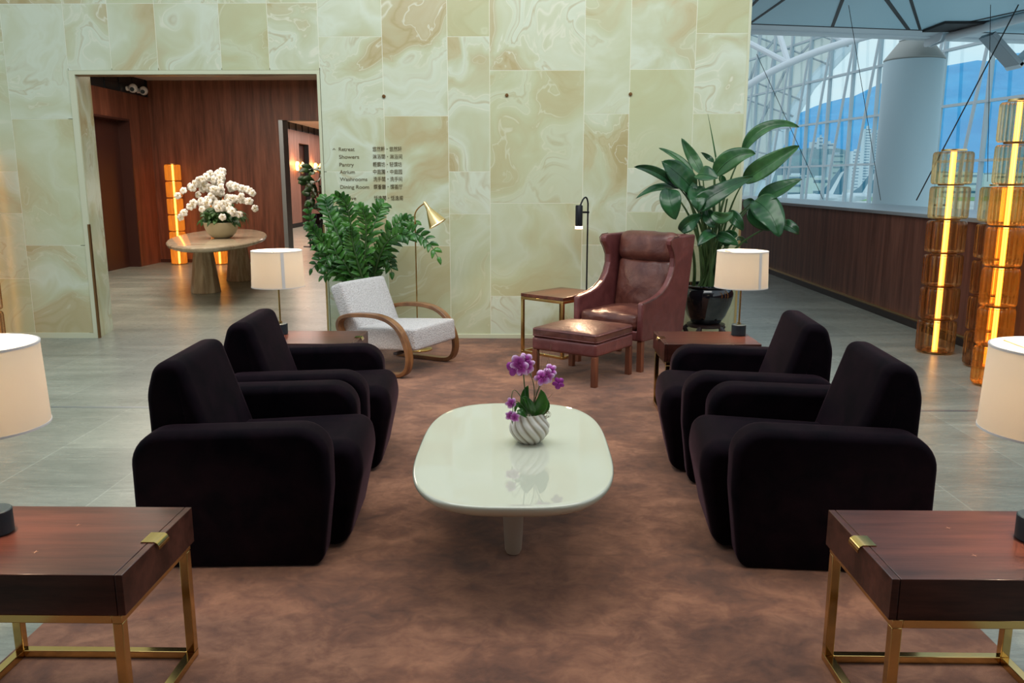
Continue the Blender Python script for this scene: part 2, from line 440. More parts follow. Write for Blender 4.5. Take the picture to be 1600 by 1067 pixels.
def build(name, bm, m, parent=None, smooth=40, bevel=0, bseg=3, bangle=40, subsurf=0, solid=0, kind=None, label=None):
    bmesh.ops.recalc_face_normals(bm, faces=bm.faces)
    me = bpy.data.meshes.new(name); bm.to_mesh(me); bm.free()
    ms = m if isinstance(m, (list, tuple)) else [m]
    for x in ms: me.materials.append(M[x])
    if smooth:
        me.polygons.foreach_set('use_smooth', [True] * len(me.polygons))
        me.set_sharp_from_angle(angle=R(smooth))
    o = bpy.data.objects.new(name, me); C.objects.link(o)
    if parent: o.parent = parent
    if solid:
        s = o.modifiers.new('solid', 'SOLIDIFY'); s.thickness = solid
    if bevel:
        b = o.modifiers.new('bevel', 'BEVEL'); b.width = bevel; b.segments = bseg
        b.limit_method = 'ANGLE'; b.angle_limit = R(bangle); b.harden_normals = False
    if subsurf:
        s = o.modifiers.new('sub', 'SUBSURF'); s.levels = subsurf; s.render_levels = subsurf
    if kind: o['kind'] = kind
    if label: o['label'] = label
    return o


def struct(name, bm, m, parent=None, **kw):
    o = build(name, bm, m, parent, **kw)
    o['kind'] = 'structure'
    return o


def B():
    return bmesh.new()


def box(bm, x0, x1, y0, y1, z0, z1, mi=0, mtx=None):
    vs = [bm.verts.new(Vector(p) if mtx is None else mtx @ Vector(p)) for p in
          ((x0, y0, z0), (x1, y0, z0), (x1, y1, z0), (x0, y1, z0), (x0, y0, z1), (x1, y0, z1), (x1, y1, z1), (x0, y1, z1))]
    fs = []
    for f in ((0, 3, 2, 1), (4, 5, 6, 7), (0, 1, 5, 4), (1, 2, 6, 5), (2, 3, 7, 6), (3, 0, 4, 7)):
        fc = bm.faces.new([vs[i] for i in f]); fc.material_index = mi; fs.append(fc)
    return fs


def quad(bm, pts, mi=0):
    f = bm.faces.new([bm.verts.new(Vector(p)) for p in pts]); f.material_index = mi
    return f


def round_poly(pts, seg=6):
    """pts: (x, y, r) corners -> polyline with filleted corners"""
    out = []
    n = len(pts)
    for i in range(n):
        p = Vector(pts[i][:2]); r = pts[i][2] if len(pts[i]) > 2 else 0
        a = Vector(pts[i - 1][:2]) - p; b = Vector(pts[(i + 1) % n][:2]) - p
        la, lb = a.length, b.length; a.normalize(); b.normalize()
        if r <= 1e-6:
            out.append(p); continue
        ang = a.angle(b); d = r / math.tan(ang / 2); d = min(d, la * 0.49, lb * 0.49); r2 = d * math.tan(ang / 2)
        s = p + a * d; e = p + b * d; c = p + (a + b).normalized() * (r2 / math.sin(ang / 2))
        a0 = math.atan2(s.y - c.y, s.x - c.x); a1 = math.atan2(e.y - c.y, e.x - c.x)
        da = (a1 - a0 + PI) % (2 * PI) - PI
        for k in range(seg + 1):
            t = a0 + da * k / seg
            out.append(Vector((c.x + r2 * math.cos(t), c.y + r2 * math.sin(t))))
    return out


def prism(bm, poly, a0, a1, plane='XZ', mi=0, mtx=None):
    """extrude a 2D polygon; plane XZ extrudes along Y, XY along Z, YZ along X"""
    def P(u, v, w):
        q = {'XZ': (u, w, v), 'XY': (u, v, w), 'YZ': (w, u, v)}[plane]
        q = Vector(q)
        return mtx @ q if mtx is not None else q
    A = [bm.verts.new(P(p[0], p[1], a0)) for p in poly]
    Bv = [bm.verts.new(P(p[0], p[1], a1)) for p in poly]
    n = len(poly)
    f = bm.faces.new(A); f.material_index = mi
    f = bm.faces.new(Bv[::-1]); f.material_index = mi
    for i in range(n):
        f = bm.faces.new((A[i], A[(i + 1) % n], Bv[(i + 1) % n], Bv[i])); f.material_index = mi


def rail(bm, pts, r, seg=8, mi=0, cap=True, prof=None):
    """sweep a circle (radius r or list of radii) along points"""
    pts = [Vector(p) for p in pts]
    n = len(pts)
    rs = r if isinstance(r, (list, tuple)) else [r] * n
    t = (pts[1] - pts[0]).normalized()
    up = Vector((0, 0, 1)) if abs(t.z) < 0.9 else Vector((1, 0, 0))
    u = t.cross(up).normalized()
    rings = []
    for i in range(n):
        t2 = (pts[min(i + 1, n - 1)] - pts[max(i - 1, 0)]).normalized()
        u = (u - t2 * u.dot(t2)).normalized(); v = t2.cross(u)
        rings.append([bm.verts.new(pts[i] + (u * math.cos(2 * PI * k / seg) + v * math.sin(2 * PI * k / seg)) * rs[i]) for k in range(seg)])
    for a, b in zip(rings, rings[1:]):
        for k in range(seg):
            f = bm.faces.new((a[k], a[(k + 1) % seg], b[(k + 1) % seg], b[k])); f.material_index = mi
    if cap:
        bm.faces.new(rings[0][::-1]).material_index = mi
        bm.faces.new(rings[-1]).material_index = mi


def lathe(bm, prof, seg=32, mi=0, c=(0, 0, 0), fn=None, cap0=True, cap1=True):
    rings = []
    for j, (r, z) in enumerate(prof):
        ring = []
        for k in range(seg):
            a = 2 * PI * k / seg
            rr, aa = (r, a) if fn is None else fn(r, z, a, j)
            ring.append(bm.verts.new((c[0] + rr * math.cos(aa), c[1] + rr * math.sin(aa), c[2] + z)))
        rings.append(ring)
    for a, b in zip(rings, rings[1:]):
        for k in range(seg):
            f = bm.faces.new((a[k], a[(k + 1) % seg], b[(k + 1) % seg], b[k])); f.material_index = mi
    if cap0: bm.faces.new(rings[0][::-1]).material_index = mi
    if cap1: bm.faces.new(rings[-1]).material_index = mi
    return rings


def cyl(bm, c, r, z0, z1, seg=24, mi=0):
    lathe(bm, [(r, z0), (r, z1)], seg, mi, c)


def rbox(bm, hx, hy, hz, r, c=(0, 0, 0), mtx=None, seg=3, mid=6, puff=(0, 0, 0), fn=None):
    """rounded cushion; puff = extra bulge on each axis"""
    def axis(h):
        e = [-h + r * (1 - math.cos(PI / 2 * i / seg)) for i in range(seg)] if False else [-h + r * i / seg for i in range(seg)]
        m_ = [-(h - r) + 2 * (h - r) * i / mid for i in range(mid + 1)]
        return e + m_ + [-x for x in e[::-1]]
    ax = [axis(hx), axis(hy), axis(hz)]
    H = (hx, hy, hz)
    cache = {}
    def V(i, j, k):
        key = (i, j, k)
        if key in cache: return cache[key]
        q = Vector((ax[0][i], ax[1][j], ax[2][k]))
        inn = Vector([max(-(H[a] - r), min(H[a] - r, q[a])) for a in range(3)])
        d = q - inn
        p = inn + (d.normalized() * r if d.length > 1e-9 else d)
        u = [p[a] / H[a] for a in range(3)]
        g = [(1 - u[a] ** 2) for a in range(3)]
        p = Vector((p.x + puff[0] * u[0] * g[1] * g[2], p.y + puff[1] * u[1] * g[0] * g[2], p.z + puff[2] * u[2] * g[0] * g[1]))
        if fn: p = fn(p, u)
        p += Vector(c)
        if mtx is not None: p = mtx @ p
        cache[key] = bm.verts.new(p)
        return cache[key]
    n = [len(a) for a in ax]
    for a in range(3):
        b, d = (a + 1) % 3, (a + 2) % 3
        for side in (0, n[a] - 1):
            for i in range(n[b] - 1):
                for j in range(n[d] - 1):
                    def idx(p, q):
                        t = [0, 0, 0]; t[a] = side; t[b] = p; t[d] = q; return V(*t)
                    bm.faces.new((idx(i, j), idx(i + 1, j), idx(i + 1, j + 1), idx(i, j + 1)))


def slab(bm, poly, y0, y1, ry, rf, k=7):
    """upholstered slab: polygon in XZ spanned along Y, its two faces rolled over by rf(z)"""
    n = len(poly)
    nr = []
    A = sum(poly[i].x * poly[(i + 1) % n].y - poly[(i + 1) % n].x * poly[i].y for i in range(n))
    sg = 1 if A > 0 else -1
    for i in range(n):
        d = (poly[(i + 1) % n] - poly[i - 1]).normalized()
        nr.append(Vector((-d.y, d.x)) * sg)
    rows = []
    st = [(y0 + ry * (1 - math.sin(PI / 2 * j / k)), 1 - math.cos(PI / 2 * j / k)) for j in range(k, -1, -1)]
    st = [(y0 + ry * (1 - math.sin(PI / 2 * (1 - j / k))), 1 - math.cos(PI / 2 * (1 - j / k))) for j in range(k + 1)]
    st = [(y0 + ry * (1 - math.cos(PI / 2 * j / k)), 1 - math.sin(PI / 2 * j / k)) for j in range(k + 1)]
    st += [(y0 + y1 - y, f) for y, f in st[::-1]]
    for y, f in st:
        rows.append([bm.verts.new((p.x + q.x * rf(p.y) * f, y, p.y + q.y * rf(p.y) * f)) for p, q in zip(poly, nr)])
    for a, b in zip(rows, rows[1:]):
        for i in range(n): bm.faces.new((a[i], a[(i + 1) % n], b[(i + 1) % n], b[i]))
    bm.faces.new(rows[0]); bm.faces.new(rows[-1])


def bez(p0, p1, p2, n):
    p0, p1, p2 = Vector(p0), Vector(p1), Vector(p2)
    c = p1 * 2 - (p0 + p2) * 0.5
    return [p0 * (1 - t) ** 2 + c * 2 * t * (1 - t) + p2 * t * t for t in [i / n for i in range(n + 1)]]


def copy_tree(o, parent=None):
    c = o.copy(); C.objects.link(c)
    if parent is not None: c.parent = parent
    for ch in list(o.children):
        copy_tree(ch, c)
    return c


# ------------------------------------------------------------------ the setting
WY = 7.857          # face of the onyx wall


def build_wall():
    cols = [  # x0, x1, joints
        (-8.6, -7.7, [0.9, 2.1, 3.08]), (-7.7, -7.1, [1.2, 2.5]), (-7.1, -6.3, [0.58, 1.6, 2.75]), (-6.3, -5.75, [0.9, 2.07, 3.08]),
        (-5.75, -5.35, [1.2, 2.5]), (-5.35, -4.78, [0.58, 1.20, 1.59, 2.75]), (-4.78, -4.205, [0.90, 2.07, 3.08]),
        (-1.885, -1.307, [1.20, 1.59, 2.79, 3.6]), (-1.307, -0.714, [0.90, 2.093, 3.3]), (-0.714, -0.33, [1.20, 1.59, 2.788, 3.7]),
        (-0.33, 0.535, [0.42, 1.30, 2.494, 3.4]), (0.535, 0.949, [0.91, 2.11, 3.2]), (0.949, 1.536, [1.22, 1.62, 2.50, 3.5]),
        (1.536, 2.003, [0.91, 2.11, 2.81, 3.7])]
    top = 4.25
    panels = []
    for x0, x1, js in cols:
        zs = [0.05] + js + [top]
        for a, b in zip(zs, zs[1:]): panels.append((x0, x1, a, b))
    hx = [-4.205, -3.80, -3.37, -2.785, -2.343, -1.885]
    for a, b in zip(hx, hx[1:]):
        panels.append((a, b, 2.50, 3.08)); panels.append((a, b, 3.08, 3.72)); panels.append((a, b, 3.72, top))
    bm = B()
    lay = bm.loops.layers.float_color.new('pid')
    g = 0.0025
    rnd = random.Random(11)
    for (x0, x1, z0, z1) in panels:
        pid = [rnd.random(), rnd.random(), rnd.random(), 1]
        if x0 > 1.5 and z0 in (0.05, 0.91, 2.81): pid[2] = 0.02
        for f in box(bm, x0 + g, x1 - g, WY, WY + 0.03, z0 + g, z1 - g, 0):
            for l in f.loops: l[lay] = pid
    # core with the doorway left open; reveals clad in onyx
    def core(x0, x1, z0, z1, y1=8.30):
        for f in box(bm, x0, x1, WY + 0.0012, y1, z0, z1, 1):
            for l in f.loops: l[lay] = (0.3, 0.2, 0.9, 1)
    core(-8.6, -4.25, 0, 4.25); core(-1.86, 2.0, 0, 4.25); core(-4.25, -1.86, 2.52, 4.25, 7.98)
    def onx(pts, pid):
        f = quad(bm, pts, 0)
        for l in f.loops: l[lay] = pid
    zt = 3.3
    onx([(-4.148, WY, 0), (-4.24, 8.31, 0), (-4.24, 8.31, zt), (-4.148, WY, zt)], (0.2, 0.7, 0.8, 1))
    onx([(-1.91, WY, 0), (-1.87, 8.31, 0), (-1.87, 8.31, zt), (-1.91, WY, zt)], (0.6, 0.1, 0.8, 1))
    struct('wall_back', bm, ['onyx', 'onyx_joint'], smooth=0)
    # soffit
    bm = B(); box(bm, -4.25, -1.87, WY + 0.01, 7.98, 2.46, 2.52)
    struct('trim_1', bm, 'bronze', smooth=0)
    # pale frame round the doorway
    bm = B()
    box(bm, -4.205, -4.148, WY - 0.006, WY + 0.012, 0, 2.50); box(bm, -1.913, -1.887, WY - 0.006, WY + 0.012, 0, 2.50)
    box(bm, -4.148, -1.913, WY - 0.006, WY + 0.012, 2.465, 2.50)
    struct('trim_2', bm, 'onyx_trim', smooth=0)
    # skirting
    bm = B(); box(bm, -1.887, 2.003, WY - 0.012, WY + 0.02, 0, 0.048)
    struct('baseboard_back', bm, 'onyx_trim', smooth=0)
    bm = B(); box(bm, -8.6, -4.205, WY - 0.008, WY + 0.02, 0, 0.05)
    struct('baseboard_left', bm, 'onyx_trim', smooth=0)
    # right end of the wall and metal corner guards
    bm = B(); box(bm, 1.998, 2.022, WY - 0.004, 8.30, 0, 4.25)
    struct('trim_3', bm, 'onyx_trim', smooth=0)
    bm = B(); box(bm, -4.162, -4.146, WY - 0.010, WY + 0.02, 0.0, 1.10)
    struct('trim_4', bm, 'bronze', smooth=0)
    bm = B(); box(bm, -1.916, -1.900, WY - 0.010, WY + 0.02, 0.0, 1.10); box(bm, 2.006, 2.026, WY - 0.010, WY + 0.02, 0, 1.15)
    struct('trim_5', bm, 'brass_soft', smooth=0)


def build_shell():
    bm = B(); box(bm, -9.5, 4.2, -3.0, 45, -0.2, 0.0)
    struct('floor', bm, 'floor', smooth=0)
    bm = B(); box(bm, -9.0, 4.1, 5.34, 5.375, -0.01, 0.0015)
    struct('trim_6', bm, 'steel', smooth=0)
    # foyer
    X0, YB, ZC = -6.88, 15.5, 3.3
    bm = B()
    box(bm, X0 - 0.3, X0, 8.31, 12.95, 0, 3.0); box(bm, X0 - 0.3, X0, 14.70, YB + 0.3, 0, 3.0)
    box(bm, X0 - 0.3, X0, 12.95, 14.70, 2.56, 3.0)
    box(bm, X0 - 0.34, X0 - 0.02, 8.31, YB + 0.3, 3.0, 3.5)
    struct('wall_left', bm, 'wall_wood', smooth=0)
    bm = B()                                            # black louvre band under the ceiling
    box(bm, X0 - 0.02, X0 + 0.005, 8.35, YB, 3.0, 3.3)
    y = 8.4
    while y < YB:
        box(bm, X0, X0 + 0.02, y, y + 0.015, 3.0, 3.3); y += 0.5
    box(bm, X0, X0 + 0.02, 8.35, YB, 3.14, 3.15)
    struct('trim_7', bm, 'louvre', smooth=0)
    # lift doorway in the left foyer wall
    bm = B()
    box(bm, X0 - 0.24, X0 - 0.20, 12.95, 14.70, 0, 2.56)
    d1 = struct('door_1', bm, 'door_wood', smooth=0)
    bm = B(); box(bm, X0 - 0.20, X0 - 0.196, 13.815, 13.835, 0.02, 2.5)
    build('door_gap', bm, 'dark', d1, smooth=0)
    bm = B(); box(bm, X0 - 0.20, X0 - 0.19, 13.30, 13.44, 1.16, 1.46)
    build('call_plate', bm, 'brass_soft', d1, bevel=0.01)
    bm = B(); box(bm, X0 - 0.20, X0 - 0.192, 13.40, 13.45, 0.72, 0.82)
    build('floor_switch', bm, 'bronze', d1, bevel=0.003)
    bm = B()
    box(bm, X0 - 0.20, X0 + 0.002, 14.665, 14.70, 0, 2.56); box(bm, X0 - 0.20, X0 + 0.002, 12.95, 12.985, 0, 2.56)
    box(bm, X0 - 0.20, X0 + 0.002, 12.985, 14.665, 2.525, 2.56)
    struct('trim_8', bm, 'door_wood', smooth=0)
    # back wall of the foyer with the corridor opening
    bm = B()
    box(bm, X0 - 0.3, -4.51, YB, YB + 0.3, 0, 3.5); box(bm, -4.51, -1.6, YB, YB + 0.3, 2.60, 3.5); box(bm, -1.6, 1.998, YB, YB + 0.3, 0, 3.5)
    struct('wall_foyer', bm, 'wall_wood', smooth=0)
    bm = B()
    box(bm, -4.515, -4.44, YB - 0.012, YB + 0.32, 0, 2.60)
    struct('trim_9', bm, 'steel', smooth=0)
    bm = B(); box(bm, X0, -4.515, YB - 0.01, YB + 0.01, 0, 0.06)
    struct('baseboard_foyer', bm, 'door_wood', smooth=0)
    bm = B()
    box(bm, 1.7, 1.998, 8.30, YB, 0, 4.2)
    struct('wall_right', bm, 'wall_wood', smooth=0)
    bm = B(); box(bm, X0 - 0.3, 1.998, 7.985, YB + 0.3, ZC, ZC + 0.1)
    struct('ceiling', bm, 'ceiling', smooth=0)
    # corridor
    X1 = -7.6
    bm = B()
    box(bm, X1 - 0.2, X1, YB + 0.3, 28.3, 0, 3.15); box(bm, X1 - 0.2, X1, 29.6, 40, 0, 3.15)
    box(bm, X1 - 0.2, X1, 28.3, 29.6, 2.76, 3.15); box(bm, X1 - 0.22, X1 - 0.02, YB, 40, 3.15, 3.5)
    struct('wall_corridor', bm, 'pink_wood', smooth=0)
    bm = B(); box(bm, X1 - 0.3, X1 - 0.17, 28.2, 29.7, 0, 2.8)
    struct('door_2', bm, 'door_wood', smooth=0)
    bm = B(); box(bm, X1 - 0.16, X1 - 0.005, 28.3, 28.34, 0, 2.76); box(bm, X1 - 0.16, X1 - 0.005, 29.56, 29.6, 0, 2.76)
    struct('trim_10', bm, 'dark', smooth=0)
    bm = B()
    box(bm, X1 - 0.02, X1 + 0.01, YB + 0.3, 40, 3.15, 3.38)
    y = 16.0
    while y < 40:
        box(bm, X1, X1 + 0.03, y, y + 0.03, 3.15, 3.38); y += 0.8
    struct('trim_11', bm, 'louvre', smooth=0)
    bm = B(); box(bm, X1, X1 + 0.015, YB + 0.3, 28.3, 0, 0.14); box(bm, X1, X1 + 0.015, 29.6, 40, 0, 0.14)
    struct('baseboard_corridor', bm, 'dark', smooth=0)
    bm = B(); box(bm, X1 - 0.2, 1.998, YB + 0.31, 40, 3.38, 3.5)
    struct('ceiling_corridor', bm, 'ceiling', smooth=0)
    bm = B(); box(bm, X1, 1.998, 39.8, 40, 0, 3.5)
    struct('wall_corridor_end', bm, 'pink_wood', smooth=0)
    bm = B(); box(bm, 1.7, 1.998, YB + 0.3, 40, 0, 3.5)
    struct('wall_corridor_right', bm, 'pink_wood', smooth=0)
    bm = B(); box(bm, -9.5, 4.1, -3.2, -3.0, 0, 4.3)
    struct('wall_front_blocker', bm, 'wall_wood', smooth=0)  # unseen wall added behind the camera to block light
    bm = B(); box(bm, -9.5, 4.1, -3.2, 1.6, 4.3, 4.45)
    struct('ceiling_lounge_blocker', bm, 'ceiling', smooth=0)  # unseen slab added to darken the near rug and camera-facing sides
    # half-height parapet on the right
    bm = B()
    box(bm, 4.10, 4.62, -3, 40, 0.085, 1.135)
    struct('wall_parapet', bm, 'half_wood', smooth=0)
    bm = B(); box(bm, 4.04, 4.10, -3, 40, 0, 0.07)
    struct('baseboard_right', bm, 'ebony', smooth=0)
    bm = B(); box(bm, 4.065, 4.10, -3, 40, 0.07, 0.088)
    struct('trim_12', bm, 'brass_soft', smooth=0)
    bm = B()
    ys = [-3, 0.4, 3.8, 7.2, 10.6, 14.0, 17.4, 20.8, 24.2, 27.6, 31, 40]
    for a, b in zip(ys, ys[1:]):
        box(bm, 4.07, 5.25, a + 0.003, b - 0.003, 1.135, 1.175)
    struct('trim_13', bm, 'cap_stone', smooth=0, bevel=0.004)


build_wall()
build_shell()


# ------------------------------------------------------------------ terminal hall behind the parapet
def build_hall():
    # roof edge: rotated so that it runs along e
    e = Vector((0.98, 0.20, 0)).normalized()
    n = Vector((-e.y, e.x, 0))
    o = Vector((4.245, 16.66, 0))
    def P(s, t, z): v = o + e * s + n * t; return (v.x, v.y, z)
    bm = B()
    for z0, z1 in ((4.45, 4.62),):
        v = [bm.verts.new(p) for p in (P(-3.2, -7.2, z0), P(16, -7.2, z0), P(16, 0, z0), P(-2, 0, z0), P(-3.2, -7.2, z1), P(16, -7.2, z1), P(16, 0, z1), P(-2, 0, z1))]
        for f in ((0, 1, 2, 3), (4, 5, 6, 7), (0, 1, 5, 4), (1, 2, 6, 5), (2, 3, 7, 6), (3, 0, 4, 7)): bm.faces.new([v[i] for i in f])
    roof = struct('ceiling_hall', bm, 'roof_panel', smooth=0)
    # dark shadow-gap joints between the panels, and raised edge beam
    def strip(bm, a, b, w, z0, z1, mi=0):
        a, b = Vector(a), Vector(b); d = (b - a).normalized(); q = Vector((-d.y, d.x, 0)) * w / 2
        v = [bm.verts.new((p.x, p.y, z)) for z in (z0, z1) for p in (a + q, b + q, b - q, a - q)]
        for f in ((0, 1, 2, 3), (4, 5, 6, 7), (0, 1, 5, 4), (1, 2, 6, 5), (2, 3, 7, 6), (3, 0, 4, 7)):
            bm.faces.new([v[i] for i in f]).material_index = mi
    bm = B()
    for a, b, w in (((4.256, 16.6), (4.272, 11), 0.05), ((3.95, 16.5), (3.6, 11), 0.05), ((5.95, 17.0), (4.3, 11.4), 0.06), ((7.55, 17.3), (4.0, 11.2), 0.07),
                    ((7.78, 17.3), (4.6, 11.2), 0.05), ((8.05, 17.35), (10.3, 11), 0.06), ((8.35, 17.4), (11.0, 11), 0.06), ((12.0, 18.2), (13.5, 11), 0.06),
                    ((4.2, 16.66), (18, 19.45), 0.05)):
        strip(bm, (*a, 0), (*b, 0), w, 4.442, 4.452)
    build('joint_gap', bm, 'dark', roof, smooth=0)
    bm = B()
    v = [bm.verts.new(p) for p in (P(-2, 0.03, 4.45), P(16, 0.03, 4.45), P(16, 0.34, 4.40), P(-2, 0.34, 4.40), P(-2, 0.03, 4.8), P(16, 0.03, 4.8), P(16, 0.34, 4.8), P(-2, 0.34, 4.8))]
    for f in ((0, 1, 2, 3), (4, 5, 6, 7), (0, 1, 5, 4), (1, 2, 6, 5), (2, 3, 7, 6), (3, 0, 4, 7)): bm.faces.new([v[i] for i in f])
    v = [bm.verts.new(p) for p in (P(-2, 0.34, 4.36), P(16, 0.34, 4.36), P(16, 0.62, 4.36), P(-2, 0.62, 4.36), P(-2, 0.34, 4.8), P(16, 0.34, 4.8), P(16, 0.62, 4.8), P(-2, 0.62, 4.8))]
    for f in ((0, 1, 2, 3), (4, 5, 6, 7), (0, 1, 5, 4), (1, 2, 6, 5), (2, 3, 7, 6), (3, 0, 4, 7)): bm.faces.new([v[i] for i in f])
    struct('trim_14', bm, 'white_steel', smooth=0, bevel=0.03)
    # round column with a conical concrete head
    t = empty('terminal_column', (8.30, 18.6, -8.0), 0, 'thick round white column with a conical concrete head behind the wooden parapet', 'column')
    bm = B(); cyl(bm, (0, 0, 0), 0.605, 0, 12.02, 48); build('shaft', bm, 'column_white', t)
    bm = B(); lathe(bm, [(0.605, 12.03), (0.61, 12.05), (0.33, 12.42), (0.30, 12.44)], 48); build('cone_head', bm, 'concrete', t, smooth=20)
    bm = B()
    cyl(bm, (0, 0, 0), 0.33, 12.44, 12.48, 32)
    for k in range(6):
        a = k * PI / 3; box(bm, -0.03, 0.03, -0.09, 0.09, 12.48, 12.62, 0, Matrix.Rotation(a, 4, 'Z') @ Matrix.Translation((0.22, 0, 0)))
    cyl(bm, (0, 0, 0), 0.12, 12.48, 12.68, 20)
    build('bearing', bm, 'white_steel', t)
    bm = B()
    for a in (PI * 1.5 - 0.32, ):
        d = Vector((math.cos(a), math.sin(a), 0))
        m_ = Matrix.Translation((d.x * 0.62 + 0.10, d.y * 0.605, 0)) @ Matrix.Rotation(a, 4, 'Z')
        box(bm, -0.012, 0.004, -0.008, 0.008, 0, 12.02, 0, m_)
    build('shaft_joint', bm, 'dark', t, smooth=0)
    # branching roof struts over the column
    t = empty('roof_strut', (8.25, 17.9, 4.3), 0, 'pale steel roof node with a pinned tube branching over the round column', 'steel strut')
    bm = B()
    rail(bm, [(0.15, -0.5, 0.02), (0.85, -3.1, 0.10)], 0.085, 16); build('tube', bm, 'white_steel', t)
    bm = B()
    for s in (-0.06, 0.06):
        prism(bm, round_poly([(-0.12, -0.1, 0.05), (0.3, -0.02, 0.08), (0.36, 0.16, 0.06), (-0.1, 0.14, 0.04)]), s - 0.018, s + 0.018, 'XZ', 0, Matrix.Translation((0.05, 0, 0)) @ Matrix.Rotation(R(-70), 4, 'Z'))
    build('gusset', bm, 'white_steel', t)
    bm = B(); box(bm, -0.40, 0.80, -1.45, -0.55, 0.10, 0.145); build('roof_pocket', bm, 'dark', t, smooth=0)
    # V-shaped steel frame hanging on the right
    t = empty('roof_bracket', (9.4, 17.2, 4.0), 0, 'V-shaped grey steel box frame under the roof at the right edge', 'steel bracket')
    bm = B()
    def beam(bm, a, b, w, h):
        a, b = Vector(a), Vector(b); d = (b - a); L = d.length; d.normalize()
        q = d.to_track_quat('X', 'Z').to_matrix().to_4x4()
        box(bm, 0, L, -w / 2, w / 2, -h / 2, h / 2, 0, Matrix.Translation(a) @ q)
    beam(bm, (-0.35, 0, 0.32), (0.28, 0, -0.28), 0.5, 0.09); build('left_arm', bm, 'steel', t, smooth=0, bevel=0.01)
    bm = B(); beam(bm, (0.22, 0, -0.30), (0.95, 0, 0.42), 0.5, 0.09); build('right_arm', bm, 'white_steel', t, smooth=0, bevel=0.01)
    # cables
    def cable(a, b, lab, r=0.005):
        bm = B(); rail(bm, [a, b], r, 6)
        tag(build('steel_cable', bm, 'dark', None), lab, 'cable')
    cable((5.5, 15.0, 4.45), (6.32, 15.0, 1.17), 'thin dark cable crossing the glazing left of the round column')
    cable((4.25, 16.0, 3.8), (5.65, 16.0, 1.17), 'thin dark cable slanting behind the big leafy plant')
    cable((7.9, 15.0, 4.45), (7.95, 14.6, 1.5), 'thin dark near-upright cable between column and glass lamp stacks')
    cable((8.37, 15.0, 4.45), (6.95, 15.0, 1.17), 'thick dark cable slanting down to the left across the column foot', 0.011)


